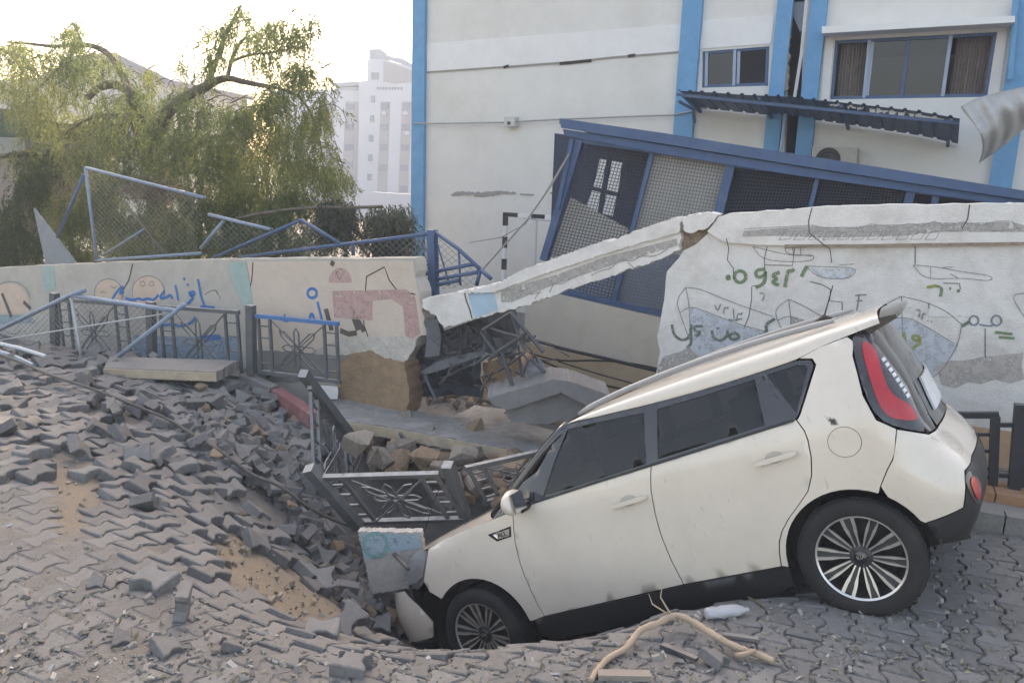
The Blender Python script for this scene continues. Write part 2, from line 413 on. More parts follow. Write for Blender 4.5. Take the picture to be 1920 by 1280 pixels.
for i in range(-55, 60):
    for j in range(-60, 70):
        c = UA * (i * PL + (j % 2) * PL / 2) + VA * (j * PW) + Vector((0, 5.4, 0))
        if not (-6.6 < c.x < 5.4 and 2.35 < c.y < 9.5): continue
        if beyond(c.x, c.y) > (-1.07 if c.x > .4 else -.45): continue
        lay.append(c)
hs = hgt_np(np.array([c.x for c in lay]), np.array([c.y for c in lay]))
nr = random.Random(3); placed = []
for c, h in zip(lay, hs):
    p = Vector((c.x, c.y, float(h))); px, py, zz = to_px(p)
    if any(in_poly(px, py, b) for b in bare): continue
    if h < -.72: continue
    n = gnormal(c.x, c.y, .12); sl = 1 - n.z
    dis = min(1, max(0, (sl - .006) / .07)) * (1 if c.x < 1.0 else .25)
    if c.y < 4.3: dis *= .3 + .0 * c.y
    if c.x < -2.2 and c.y > 5.4: dis = max(dis, .7)
    wob = noise.noise(Vector((c.x * 1.1, c.y * 1.1, 3.3)))
    if dis > .4 and nr.random() < .05 + .06 * dis: continue
    q = Vector((0, 0, 1)).rotation_difference(n).to_matrix()
    base = Matrix((UA, VA, Vector((0, 0, 1)))).transposed()
    base = Matrix((UA, -VA, Vector((0, 0, 1)))).transposed()
    j = .012 + .13 * dis
    wild = dis > .45 and c.x < .2 and nr.random() < .26
    if wild: j = .42
    rot = q @ base @ Euler((nr.gauss(0, j), nr.gauss(0, j) + dis * .12 * wob, nr.gauss(0, (.006 + .1 * dis) if not wild else .6))).to_matrix()
    off = Vector((nr.gauss(0, .001 + .012 * dis), nr.gauss(0, .001 + .012 * dis), nr.gauss(0, .003) + dis * (.03 + .05 * wob + nr.uniform(0, .03)) + (.045 if wild else 0)))
    placed.append((zz, px, py, Matrix.Translation(p + off) @ rot.to_4x4()))
vis = sorted([k for k in range(len(placed)) if -20 < placed[k][1] < 1940 and 0 < placed[k][2] < 1300 and not in_poly(placed[k][1], placed[k][2], [(800,1180),(1000,1180),(1500,1090),(1740,1000),(1840,960),(1600,600),(1050,800)])], key=lambda k: placed[k][0])
single = set(vis[:300]); rest = MB()
pvs, pfs = paver_mesh()
for k, (zz, px, py, m) in enumerate(placed):
    if k in single:
        o = bpy.data.objects.new('paver', PV[0]); COL.objects.link(o); o.parent = ground; o.matrix_local = m
    else: rest.add([m @ Vector(v) for v in pvs], pfs)
tag(rest.build('paver_field', M_pav, ground), kind='stuff')
# ================================================================== zoomed views: pixel helpers
def zm(ox, oy, k): return lambda x, y: (ox + x / k, oy + y / k)
Z4 = zm(0, 440, 2.2326); ZR_ = zm(1220, 360, 2.743); ZB = zm(740, 360, 3.2); ZF = zm(1240, 0, 2.823); ZK = zm(740, 0, 2.4617)
ZT = zm(0, 0, 2.4); ZL = zm(0, 290, 3.121); ZC = zm(560, 60, 3.554); ZP = zm(560, 680, 3.048); ZS = zm(0, 640, 2.0); Z6 = zm(500, 540, 1.883); PX = lambda x, y: (x, y)
def circ(cx, cy, r, n=14, a0=0, a1=360, ry=None): return [(cx + r * math.cos(R(a0 + (a1 - a0) * i / n)), cy + (ry or r) * math.sin(R(a0 + (a1 - a0) * i / n))) for i in range(n + 1)]
def area(name, poly, tf, plane, mat, parent, lift=.003, jg=0, seed=1):
    p = [plane(*tf(*q), 0) + plane.n * lift for q in poly]
    if jg: p = jag(p, jg * 3, jg, seed)
    n = len(p); nn = Vector()
    for i in range(n): nn += (p[i] - p[0]).cross(p[(i + 1) % n] - p[0])
    if nn.dot(plane.n) < 0: p = p[::-1]
    return obj(name, p, [tuple(range(n))], mat, parent, True)
def slab_of(poly, tf, plane, thick, off=0.0, jg=0, seed=1, mb=None):
    p = [plane(*tf(*q), off) for q in poly]
    if jg: p = jag(p, jg * 2.5, jg, seed)
    return (mb or MB()).prism(p, plane.n * -thick)

# ------------------------------------------------------------------ materials of walls
M_rw = mk('whitewash', (.64, .62, .59), .92, .10, 5, .35, 70, stain=(.42, .385, .34), sscale=2.6, samt=.6, spec=.2)
M_cope = mk('coping_plaster', (.66, .635, .60), .92, .08, 7, .35, 60, stain=(.47, .43, .39), sscale=4, samt=.55, spec=.2)
M_lw = mk('grey_green_limewash', (.45, .415, .365), .92, .10, 4, .3, 70, stain=(.34, .31, .27), sscale=2.2, samt=.6, spec=.2)
M_core = mk('broken_masonry', (.28, .215, .165), .95, .3, 12, .9, 40, stain=(.38, .31, .24), sscale=9, samt=.6, spec=.2)
M_foot = mk('earth_stained_footing', (.31, .21, .13), .95, .25, 9, .8, 40, stain=(.20, .15, .11), sscale=3, samt=.7, spec=.2)
M_conc = mk('raw_concrete', (.215, .203, .19), .92, .18, 9, .5, 60, stain=(.145, .132, .12), sscale=3, samt=.6, spec=.25, dust=(.27, .255, .235), damt=.5)
M_crack = mk('crack_dark', (.055, .045, .04), .95, .3, 20, spec=.1)
M_ink = mk_worn('ink_line', (.21, .205, .20), cover=.57, scale=60)
M_hull = mk_worn('faded_blue_paint', (.43, .465, .505), cover=.6, scale=14)
M_grn = mk_worn('green_spray', (.15, .22, .11), cover=.6, scale=50)
M_dgr = mk_worn('dark_green_spray', (.13, .16, .12), cover=.6, scale=50)
M_olv = mk_worn('olive_spray', (.27, .29, .10), cover=.66, scale=50)
M_blu = mk_worn('blue_spray', (.035, .16, .40), cover=.75, scale=60)
M_grey = mk_worn('grey_wash', (.36, .34, .315), cover=.58, scale=16)

# ------------------------------------------------------------------ right boundary wall
c0 = WALL.st(-1.5, -.4)
rw = thing('boundary_wall', 'whitewashed wall with boat drawings and green graffiti behind the car', 'wall', c0)
def wl(px, py): return WALL(px, py)
top = [(400, 112), (640, 100), (830, 82), (1100, 72), (1640, 65), (1920, 62)]
left = [(25, 990), (35, 900), (52, 820), (30, 740), (45, 690), (55, 620), (70, 560), (75, 500), (85, 410), (120, 370), (150, 335), (165, 300), (230, 270), (290, 215), (335, 150)]
pl = [WALL(*ZR_(*q)) for q in left + top]
pl = jag(pl, .07, .012, 4, closed=False)
tz = WALL(1920, 383).z
body = pl + [WALL.st(3.6, tz + .02), WALL.st(3.6, -.3), WALL.st(-1.2, -.6)] + [WALL.st((pl[0] - WALL.P).dot(WALL.u) + .02, -.9)]
MB().prism(body, WALL.n * -.2).build('wall_panel', M_rw, rw, True)
cpx = [(290, 205), (335, 150), (345, 132)] + top
cp = jag([WALL(*ZR_(*q), .045) + Vector((0, 0, .004)) for q in cpx], .09, .006, 5, closed=False) + [WALL.st(3.55, tz + .03, .045), WALL.st(3.55, WALL(1920, 455).z, .045)] + jag([WALL(*ZR_(*q), .045) for q in ((1920, 262), (1300, 272), (880, 278), (560, 272), (380, 258))], .12, .004, 6, closed=False)
MB().prism(cp, WALL.n * -.28).build('coping', M_cope, rw, True)
CPL = Plane(*(WALL.P + WALL.n * .045)[:2], R(24))
slab_of([(160, 330), (165, 205), (330, 135), (345, 150), (300, 230), (240, 290)], ZR_, WALL, .12, -.06, .012, 3).build('broken_core', M_core, rw, True)
area('worn_band', [(1470, 900), (1540, 860), (1700, 850), (1920, 825), (1920, 955), (1700, 985), (1500, 990)], ZR_, WALL, mk_worn('grey_render', (.38, .35, .32), cover=.6, scale=11), rw, .004, .03)
area('worn_band', [(35, 900), (60, 850), (200, 800), (260, 850), (220, 960), (40, 990)], ZR_, WALL, M_grey, rw, .0035, .012)
area('hull_paint', [(205, 590), (300, 625), (480, 695), (690, 738), (480, 900), (300, 960), (205, 790)], ZR_, WALL, M_hull, rw, .003)
area('hull_paint', [(722, 635), (850, 692), (900, 720), (725, 760)], ZR_, WALL, M_grey, rw, .003)
area('hull_paint', [(1100, 700), (1180, 680), (1292, 640), (1400, 685), (1575, 795), (1500, 920), (1430, 955), (1340, 960), (1100, 840)], ZR_, WALL, M_hull, rw, .003)
area('hull_paint', [(820, 390), (930, 395), (1060, 392), (1020, 445), (870, 440)], ZR_, WALL, mk_worn('pale_blue_paint', (.50, .53, .56), cover=.55, scale=14), rw, .003)
area('pale_patch', [(1430, 565), (1640, 565), (1640, 640), (1430, 640)], ZR_, WALL, mk_worn('white_patch', (.62, .61, .58), cover=.75), rw, .0036)
area('house_paint', [(480, 200), (660, 185), (830, 175), (990, 185), (1130, 170), (1340, 165), (1460, 155), (1600, 160), (1780, 155), (1860, 155), (1920, 170), (1920, 205), (1500, 205), (1300, 225), (900, 235), (640, 225), (470, 230)], ZR_, CPL, M_grey, rw, .003)
strokes('boat_outline', [[(180, 490), (130, 560), (150, 620), (200, 760)], [(180, 490), (200, 580), (205, 790)], [(150, 620), (205, 585), (300, 620), (480, 690), (690, 738)], [(180, 490), (250, 495), (400, 560), (630, 640)],
    [(710, 550), (640, 600), (650, 660), (690, 730)], [(710, 550), (720, 630), (722, 740)], [(650, 660), (720, 630), (880, 700)], [(710, 550), (800, 590), (900, 650)],
    [(1290, 535), (1180, 590), (1060, 660)], [(1290, 535), (1292, 640), (1300, 800)], [(1290, 535), (1400, 560), (1520, 610), (1600, 680)], [(1600, 680), (1580, 790), (1490, 930), (1430, 960)], [(1100, 700), (1292, 632), (1400, 680), (1580, 790)], [(1920, 520), (1850, 530), (1920, 640)]], ZR_, WALL, .0075, M_ink, rw)
strokes('boat_outline', [[(525, 280), (580, 355), (830, 360), (845, 320), (730, 330), (525, 280)], [(690, 285), (700, 320), (800, 325), (830, 330)], [(730, 280), (735, 330)], [(770, 285), (772, 325)], [(690, 288), (800, 285)],
    [(800, 380), (860, 440), (1020, 450), (1070, 390), (940, 385), (800, 380)], [(970, 375), (1050, 370)], [(1350, 375), (1410, 450), (1600, 440), (1750, 460), (1760, 430), (1600, 410), (1480, 385), (1350, 375)], [(1440, 385), (1440, 440)], [(1500, 388), (1560, 385)], [(1540, 420), (1580, 440)]], ZR_, WALL, .0065, M_ink, rw)
strokes('house_outline', [[(480, 190), (660, 180), (760, 175), (830, 170), (900, 185), (990, 180), (1070, 190), (1130, 165), (1240, 180), (1340, 160), (1390, 175), (1460, 150), (1510, 175), (1600, 155), (1700, 170), (1780, 150), (1860, 150), (1890, 190)]] + [[(660 + 75 * k, 245), (690 + 75 * k, 205), (740 + 75 * k, 200), (715 + 75 * k, 242), (660 + 75 * k, 245)] for k in range(11)] + [[(1500, 170), (1500, 200), (1580, 198)], [(1600, 160), (1600, 195)], [(1760, 160), (1750, 200), (1840, 195)]], ZR_, CPL, .005, M_ink, rw, sm=0)
strokes('graffiti', [circ(400, 440, 7, 8), circ(460, 435, 30), [(590, 395), (540, 402), (545, 442), (590, 430), (590, 395), (588, 470), (540, 492)], [(665, 412), (622, 428), (655, 447), (620, 462), (660, 480)], [(690, 490), (706, 400), (722, 410), (738, 395)], [(775, 435), (790, 405), (805, 380)]], ZR_, WALL, .030, M_grn, rw)
strokes('graffiti', [[(110, 680), (120, 740), (170, 765), (205, 740), (210, 680)], [(205, 700), (212, 780), (185, 800)], [(270, 690), (225, 688), (228, 715), (262, 720), (232, 742)], [(315, 710), (322, 752), (360, 766), (395, 742), (395, 710)], [(345, 695), (348, 705)], [(400, 735), (440, 720), (460, 750), (420, 762), (400, 735)], [(640, 650), (590, 680), (600, 720), (570, 740)], [(690, 730), (720, 700), (740, 715)], [(1640, 665), (1600, 690)]], ZR_, WALL, .026, M_dgr, rw)
strokes('graffiti', [[(330, 580), (345, 615), (360, 575)], [(375, 625), (380, 590), (395, 600), (400, 590)], [(425, 600), (430, 650)], [(440, 665), (450, 620), (465, 632), (472, 618)], [(1365, 605), (1388, 605), (1380, 642)], [(1395, 655), (1400, 620), (1415, 632)], [(1424, 660), (1428, 662)], [(1442, 664), (1447, 666)], [(835, 655), (850, 650), (852, 675), (836, 690)], [(870, 660), (875, 690)], [(1050, 530), (1110, 528)], [(1060, 560), (1090, 558)], [(1072, 530), (1060, 610)], [(560, 520), (590, 520), (575, 560)]], ZR_, WALL, .013, M_ink, rw)
strokes('graffiti', [[(1250, 735), (1262, 762)], [(1275, 730), (1282, 768)], [(1300, 720), (1312, 785)], [(1385, 762), (1345, 758), (1350, 735), (1385, 742), (1385, 780), (1345, 802)], [(1420, 490), (1470, 480)]], ZR_, WALL, .024, M_olv, rw)
strokes('graffiti', [[(1430, 490), (1470, 482), (1500, 490), (1490, 538)], [(1535, 495), (1545, 498)], [(1580, 500), (1585, 515)], [(1770, 720), (1860, 730)], [(1790, 745), (1870, 752)]], ZR_, WALL, .022, M_grn, rw)
strokes('graffiti', [circ(1662, 660, 24), [(1690, 680), (1740, 690), (1770, 680)], circ(1778, 660, 26), [(400, 655), (430, 660), (470, 650)], [(460, 792), (490, 770), (520, 782), (560, 755), (570, 765)]], ZR_, WALL, .014, mk_worn('slate_spray', (.16, .20, .24), cover=.66, scale=50), rw)
strokes('crack', [[(830, 80), (812, 150), (816, 210), (890, 270), (922, 292), (932, 365)], [(390, 240), (402, 290), (395, 350), (425, 390), (430, 450)], [(1640, 65), (1630, 140), (1600, 190)]], ZR_, CPL, .007, M_crack, rw, sm=0)
strokes('crack', [[(600, 280), (585, 340), (590, 470), (520, 485), (520, 550), (505, 640), (480, 700)], [(820, 460), (880, 475), (925, 500), (920, 560)], [(590, 375), (730, 378), (740, 290)], [(1360, 280), (1360, 370)], [(1505, 468), (1588, 470), (1592, 500)], [(1430, 570), (1432, 600)], [(985, 640), (985, 565), (925, 560)], [(1720, 700), (1720, 850)]], ZR_, WALL, .006, M_crack, rw, sm=0)
strokes('spalled_joint', [[(690, 276), (900, 276), (1100, 275), (1300, 271), (1600, 268), (1920, 264)]], ZR_, CPL, .022, M_core, rw, sm=0)
# tumbled coping piece and fallen beam
ch = [(160, 130), (240, 112), (300, 105), (345, 115), (330, 140), (280, 190), (200, 210), (175, 205)]
slab_of(ch, ZR_, WALL, .24, .07, .01, 8).solo('coping_chunk', M_cope, 'small white coping chunk wedged between the fallen beam and the boat wall', 'rubble')
bm = thing('fallen_beam', 'long white wall beam sloping down from the boat wall to the left', 'beam', WALL(1040, 560) - WALL.n * .1)
lo = [(1712, 345), (1600, 400), (1300, 500), (1000, 602), (780, 682), (470, 762), (380, 790), (300, 815), (262, 770), (250, 745), (205, 715), (165, 690)]
up = [(165, 645), (420, 590), (600, 552), (760, 500), (950, 440), (1270, 330), (1430, 285), (1700, 215), (1715, 250)]
slab_of(lo + up, ZB, WALL, .2, .05, .012, 11).build('beam_body', M_cope, bm, True)
upc = [(430, 608), (600, 560), (760, 470), (950, 402), (1270, 287), (1290, 305), (1420, 242), (1690, 150), (1712, 178), (1705, 245), (1500, 300), (1260, 370), (960, 470), (760, 540), (600, 600)]
slab_of(upc, ZB, WALL, .27, .085, .007, 12).build('beam_coping', M_cope, bm, True)
BPL = Plane(*(WALL.P + WALL.n * .05)[:2], R(24))
area('blue_panel', [(440, 610), (585, 560), (622, 705), (480, 755)], ZB, BPL, mk_worn('sky_blue_paint', (.34, .47, .56), cover=.85), bm, .004)
area('house_paint', [(640, 590), (960, 500), (1260, 390), (1690, 280), (1700, 320), (1300, 440), (960, 555), (700, 660), (640, 660)], ZB, BPL, M_grey, bm, .004)
strokes('house_outline', [[(700, 640), (740, 600), (830, 570), (800, 620), (880, 600)], [(930, 600), (960, 540), (990, 560), (1060, 520), (1100, 500)], [(1180, 500), (1240, 470), (1300, 460), (1350, 400), (1420, 420), (1480, 380), (1560, 390), (1640, 340)], [(840, 640), (870, 600)], [(1400, 420), (1440, 460)]], ZB, BPL, .008, M_ink, bm)
strokes('crack', [[(420, 605), (430, 650), (450, 700), (465, 760)]], ZB, BPL, .012, M_crack, bm, sm=0)

# ------------------------------------------------------------------ left boundary wall
LWP = Plane(*(WALL.P + WALL.n * .0)[:2], R(24))
lw = thing('boundary_wall', 'low broken wall with childrens drawings and blue graffiti on the left', 'wall', LWP(420, 690))
lt = [(-120, 146), (0, 138), (420, 118), (880, 105), (1200, 98), (1450, 100), (1735, 98)]
lr = [(1735, 98), (1738, 180), (1760, 240), (1768, 300), (1785, 420), (1745, 435), (1740, 470), (1705, 500), (1692, 545)]
lp = jag([LWP(*Z4(*q)) for q in lt], .12, .006, 21, closed=False)[:-1] + jag([LWP(*Z4(*q)) for q in lr], .06, .018, 22, closed=False)
e0 = LWP(*Z4(-120, 146)); a0 = (e0 - LWP.P).dot(LWP.u); a1 = (lp[-1] - LWP.P).dot(LWP.u)
lp2 = [LWP.st(a0 - 4, e0.z - .1)] + lp + [LWP.st(a1, -.75), LWP.st(a0 - 4, -.4)]
MB().prism(lp2, LWP.n * -.22).build('wall_panel', M_lw, lw, True)
slab_of([(1400, 560), (1470, 500), (1550, 490), (1600, 520), (1690, 535), (1705, 600), (1715, 690), (1690, 760), (1400, 740)], Z4, LWP, .3, .05, .015, 23).build('footing', M_foot, lw, True)
area('cream_paint', [(1035, 112), (1728, 108), (1758, 290), (1775, 415), (1740, 430), (1400, 445), (1068, 600), (1066, 330)], Z4, LWP, mk('cream_limewash', (.56, .465, .385), .92, .08, 5, .3, 70, stain=(.44, .36, .28), sscale=2.4, samt=.4), lw, .003)
area('bare_plaster', [(1400, 430), (1700, 425), (1740, 440), (1735, 475), (1690, 540), (1560, 500), (1420, 520)], Z4, LWP, mk('bare_plaster', (.50, .46, .41), .95, .2, 14, .8, 40, stain=(.36, .32, .27), sscale=8, samt=.6), lw, .007, .012)
area('grey_base', [(1000, 600), (1075, 480), (1420, 505), (1540, 495), (1555, 540), (1530, 610), (1000, 620)], Z4, LWP, mk('grey_base', (.20, .19, .18), .95, .15, 9, .5, 40), lw, .009, .01)
M_mint = mk_worn('mint_paint', (.30, .40, .37), cover=.85); M_pink = mk_worn('pink_paint', (.47, .30, .275), cover=.6); M_skin = mk_worn('skin_paint', (.55, .42, .33), cover=.85)
area('mint_band', [(180, 132), (225, 130), (235, 225), (185, 240)], Z4, LWP, M_mint, lw, .004)
area('mint_band', [(955, 118), (1030, 113), (1056, 250), (1066, 335), (1030, 320), (985, 230)], Z4, LWP, M_mint, lw, .006)
area('mint_band', [(560, 420), (1000, 430), (1000, 560), (560, 560)], Z4, LWP, mk_worn('blue_base_paint', (.22, .30, .38), cover=.6), lw, .004)
area('face_paint', circ(40, 290, 85, 18, 180, 360) + [(125, 330), (-45, 330)], Z4, LWP, M_skin, lw, .004)
area('face_paint', [(-45, 335), (130, 335), (150, 370), (-45, 375)], Z4, LWP, mk_worn('teal_grey_paint', (.25, .31, .34), cover=.7), lw, .004)
area('face_paint', circ(455, 240, 55, 18)[:-1], Z4, LWP, M_skin, lw, .0035); area('face_paint', circ(620, 235, 66, 18)[:-1], Z4, LWP, M_skin, lw, .0038)
area('pink_letter', [(1390, 235), (1700, 228), (1740, 262), (1762, 415), (1700, 445), (1688, 300), (1640, 270), (1560, 275), (1560, 360), (1400, 345)], Z4, LWP, M_pink, lw, .006)
area('pink_letter', circ(1425, 200, 48, 14, 180, 360, 62), Z4, LWP, M_pink, lw, .006)
strokes('drawing_line', [circ(455, 245, 60, 18, 150, 380), circ(622, 240, 68, 20, 160, 390), [(420, 245), (435, 235), (445, 245)], [(465, 215), (480, 225), (490, 215)], circ(598, 205, 11, 8), circ(636, 205, 10, 8), [(860, 250), (880, 235), (910, 230), (915, 250)], [(900, 228), (925, 268)], circ(45, 280, 85, 16, 190, 350), [(20, 400), (60, 420), (90, 400)], [(100, 400), (130, 430), (160, 400)], [(40, 440), (110, 455)]], Z4, LWP, .012, M_ink, lw)
strokes('dark_letter', [[(1410, 155), (1425, 188)], [(1385, 115), (1400, 125)], [(1450, 262), (1475, 330), (1500, 400)], [(1480, 320), (1525, 405)], [(1365, 310), (1390, 400)], [(1425, 400), (1460, 415), (1495, 410)], [(10, 245), (40, 320), (50, 345)], [(100, 280), (130, 310)]], Z4, LWP, .06, mk_worn('brown_black_paint', (.10, .085, .07), cover=.85), lw, sm=0)
strokes('teal_letter', [[(1615, 470), (1675, 475)], [(1620, 440), (1620, 470)], [(1640, 430), (1645, 470)], [(1665, 425), (1672, 475)]], Z4, LWP, .05, mk_worn('teal_paint', (.16, .24, .25), cover=.85), lw, sm=0)
strokes('red_letter', [[(1700, 290), (1705, 310)], [(1695, 325), (1715, 330), (1712, 345)], [(1700, 360), (1725, 362), (1725, 380)], [(1712, 412), (1730, 392), (1748, 412), (1712, 412)], [(1430, 345), (1560, 348)]], Z4, LWP, .016, mk_worn('dark_red_paint', (.25, .09, .085), cover=.8), lw, sm=0)
strokes('graffiti', [[(470, 270), (500, 225), (520, 215), (505, 240)], [(500, 245), (520, 240)], [(525, 265), (560, 275), (580, 265), (600, 275), (620, 265), (640, 275), (655, 265), (665, 250)], [(690, 235), (665, 268), (700, 262), (715, 250), (725, 268)], [(735, 210), (748, 275)], [(830, 185), (845, 270), (860, 300)], [(790, 245), (815, 235), (815, 255), (790, 250), (815, 262), (785, 290)], [(770, 180), (775, 190)], [(785, 205), (790, 212)], [(840, 300), (900, 305)],
    circ(1308, 245, 20, 12), [(1330, 280), (1345, 340), (1350, 360)], [(1295, 365), (1305, 320), (1320, 360)], [(1175, 350), (1200, 362), (1225, 350), (1250, 362), (1275, 350), (1295, 365)], [(1190, 335), (1196, 340)], [(680, 380), (720, 372), (760, 385), (800, 370), (820, 345)], [(830, 430), (920, 420), (925, 435), (835, 440)]], Z4, LWP, .034, M_blu, lw)
strokes('crack', [[(556, 122), (540, 190), (510, 240)], [(1060, 115), (1055, 190), (1040, 250), (1025, 300)], [(1530, 250), (1535, 175), (1610, 135), (1630, 190), (1660, 230)], [(1530, 250), (1518, 300), (1525, 380), (1550, 450), (1560, 520), (1540, 570)], [(1660, 230), (1740, 250)]], Z4, LWP, .014, M_crack, lw, sm=0)

# ------------------------------------------------------------------ school block
FAC = Plane(3.4, 16, R(29))
def f2(px, py, off=0):
    p = FAC(px, py, off); return ((p - FAC.P).dot(FAC.u), p.z)
M_fac = mk('school_render', (.64, .625, .59), .9, .05, 2.0, .12, 60, stain=(.55, .52, .47), sscale=.8, samt=.5, spec=.2)
M_fband = mk('white_render', (.70, .695, .68), .88, .05, 3, .1, 60, stain=(.6, .58, .56), sscale=1.2, samt=.4)
M_fblue = mk('school_blue', (.095, .285, .48), .75, .10, 4, .1, 60, stain=(.14, .32, .49), sscale=2, samt=.4)
M_sblue = mk('steel_blue', (.042, .088, .18), .6, .15, 7, .1, 90, stain=(.085, .125, .19), sscale=5, samt=.5, dust=(.2, .21, .23), damt=.3)
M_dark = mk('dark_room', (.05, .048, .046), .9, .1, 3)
aL = f2(778, 200)[0]; aR = 13.0; zT = 12.5
win1 = [f2(1317, 97), f2(1443, 87), f2(1440, 161), f2(1316, 165)]
win2 = [f2(1566, 76), f2(1870, 60), f2(1851, 182), f2(1556, 187)]
gap = [f2(1483, -220), f2(1517, -222), f2(1498, 300), f2(1470, 300)]
FS = lambda a, z, d: FAC.st(a, z, -d)
sch = thing('school_building', 'cream school block with bright blue pillars behind the yard', 'building', FAC.st(2, YARD))
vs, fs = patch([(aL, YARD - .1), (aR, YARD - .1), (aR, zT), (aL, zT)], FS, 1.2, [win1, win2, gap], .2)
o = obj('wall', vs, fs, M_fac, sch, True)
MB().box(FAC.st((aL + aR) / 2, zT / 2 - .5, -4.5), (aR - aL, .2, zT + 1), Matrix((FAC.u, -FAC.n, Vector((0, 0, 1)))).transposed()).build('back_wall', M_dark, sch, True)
for a, nm in ((aL + .1, 'end_wall'), (aR - .1, 'end_wall')):
    MB().box(FAC.st(a, zT / 2 - .5, -2.35), (.2, 4.1, zT + .98), Matrix((FAC.u, -FAC.n, Vector((0, 0, 1)))).transposed()).build(nm, M_fac, sch, True)
MB().box(FAC.st((aL + aR) / 2, zT + .1, -2.3), (aR - aL + .3, 5.0, .2), Matrix((FAC.u, -FAC.n, Vector((0, 0, 1)))).transposed()).build('roof_slab', M_fac, sch, True)
def fslab(name, poly, mat, thick, off, tf=PX, jg=0, parent=None):
    return slab_of(poly, tf, FAC, thick, off, jg).build(name, mat, parent or sch, True)
fslab('wall_band', [(800, 82), (1284, 45), (1276, 99), (800, 135)], M_fband, .02, .018)
fslab('wall_band', [(1318, 38), (1452, 28), (1446, 82), (1312, 92)], M_fband, .02, .018)
# pillars run from the yard to the roof
def pillar(xl, yl, xr, yr, off=.12):
    (l, _), (r_, _) = f2(xl, yl), f2(xr, yr)
    MB().prism([FAC.st(l, YARD, off), FAC.st(r_, YARD, off), FAC.st(r_, zT, off), FAC.st(l, zT, off)], FAC.n * -(off - .002)).build('pillar', M_fblue, sch, True)
pillar(776, 250, 799, 250, .1); pillar(1275, 120, 1311, 120); pillar(1449, 120, 1478, 120); pillar(1510, 120, 1541, 120); pillar(1890, 110, 1935, 110)
# broken duct between two pillars
fslab('duct_edge', [(1478, 0), (1484, 0), (1476, 170), (1470, 170)], M_core, .1, .1, jg=.02)
fslab('duct_panel', [(1486, 5), (1516, 2), (1510, 50), (1500, 60), (1486, 28)], mk('grey_blue_panel', (.22, .28, .33), .7), .02, -.1)
MB().tube([FAC(1518, -60, .14), FAC(1503, 100, .14), FAC(1490, 182, .14)], .03, 6).build('drain_pipe', mk('pipe_grey', (.5, .5, .5), .5), sch, True)
MB().tube([FAC(1905, 0, .2), FAC(1893, 150, .2)], .045, 8).build('drain_pipe', M_fblue, sch, True)
MB().tube([FAC(1474, 200, .18), FAC(1464, 285, .18)], .03, 6).build('drain_pipe', mk('pipe_blue', (.25, .38, .52), .5), sch, True)
# windows: frame, sliding sashes, curtains
M_wglass = mk_glass('window_glass', (.45, .47, .48), .45, .04, (.05, .052, .055))
M_curt = mk('curtain', (.235, .19, .165), .9, .25, 7)
def framed(px, bars, name='window'):
    w_ = bpy.data.objects.new(name, None); COL.objects.link(w_); w_.parent = sch; MW[w_.name] = MW[sch.name].copy()
    q = [FAC(*p, -.06) for p in px]
    for i in range(4): MB().bar(q[i], q[(i + 1) % 4], .07, .07, FAC.n).build('frame', M_sblue, w_, True)
    for t, dx, m in bars:
        MB().bar(q[0].lerp(q[1], t) + FAC.n * dx, q[3].lerp(q[2], t) + FAC.n * dx, .055, .05, FAC.n).build('mullion', m, w_, True)
    return w_, q
M_sash = mk('sash_grey_blue', (.27, .33, .43), .5, .1, 9)
w1, q1 = framed([(1319, 99), (1441, 89), (1438, 159), (1318, 163)], [(.50, .02, M_sash), (.56, .0, M_sash), (.06, .02, M_sash)])
obj('pane', [q1[0].lerp(q1[1], .04), q1[0].lerp(q1[1], .5), q1[3].lerp(q1[2], .5), q1[3].lerp(q1[2], .04)], [(0, 1, 2, 3)], M_wglass, w1, True)
scr = MB()
for k in range(26): t = .55 + .44 * k / 25; scr.tube([q1[0].lerp(q1[1], t), q1[3].lerp(q1[2], t)], .005, 3)
for k in range(16): t = k / 15; scr.tube([q1[0].lerp(q1[3], t).lerp(q1[1].lerp(q1[2], t), .55), q1[1].lerp(q1[2], t)], .005, 3)
tag(scr.build('insect_screen', M_dark, w1, True), kind='stuff')
w2, q2 = framed([(1568, 79), (1868, 63), (1849, 180), (1559, 185)], [(.225, .02, M_sash), (.245, 0, M_sash), (.475, .02, M_sblue), (.735, .02, M_sash)])
for t0, t1 in ((.24, .47), (.48, .73)):
    obj('pane', [q2[0].lerp(q2[1], t0), q2[0].lerp(q2[1], t1), q2[3].lerp(q2[2], t1), q2[3].lerp(q2[2], t0)], [(0, 1, 2, 3)], M_wglass, w2, True)
def curtain(t0, t1, back):
    n = 60; vs = []; fs = []
    for k in range(n + 1):
        t = t0 + (t1 - t0) * k / n; d = FAC.n * -(back + .05 * math.sin(k * 1.15) + .02 * math.sin(k * 2.7))
        vs += [q2[0].lerp(q2[1], t) + d, q2[3].lerp(q2[2], t) + d]
        if k: j = 2 * k; fs.append((j - 2, j - 1, j + 1, j))
    obj('curtain', vs, fs, M_curt, w2, True, smooth=True)
curtain(.02, .235, .18); curtain(.77, .985, .18)
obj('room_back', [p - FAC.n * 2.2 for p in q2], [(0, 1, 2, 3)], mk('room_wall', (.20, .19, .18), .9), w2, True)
fslab('window_hood', [(1541, 50), (1903, 30), (1903, 42), (1541, 63)], M_fband, .46, .45)
fslab('window_surround', [(1548, 66), (1564, 66), (1554, 190), (1538, 190)], M_fac, .03, .03); fslab('window_surround', [(1874, 62), (1890, 58), (1872, 186), (1856, 186)], M_fac, .03, .03)
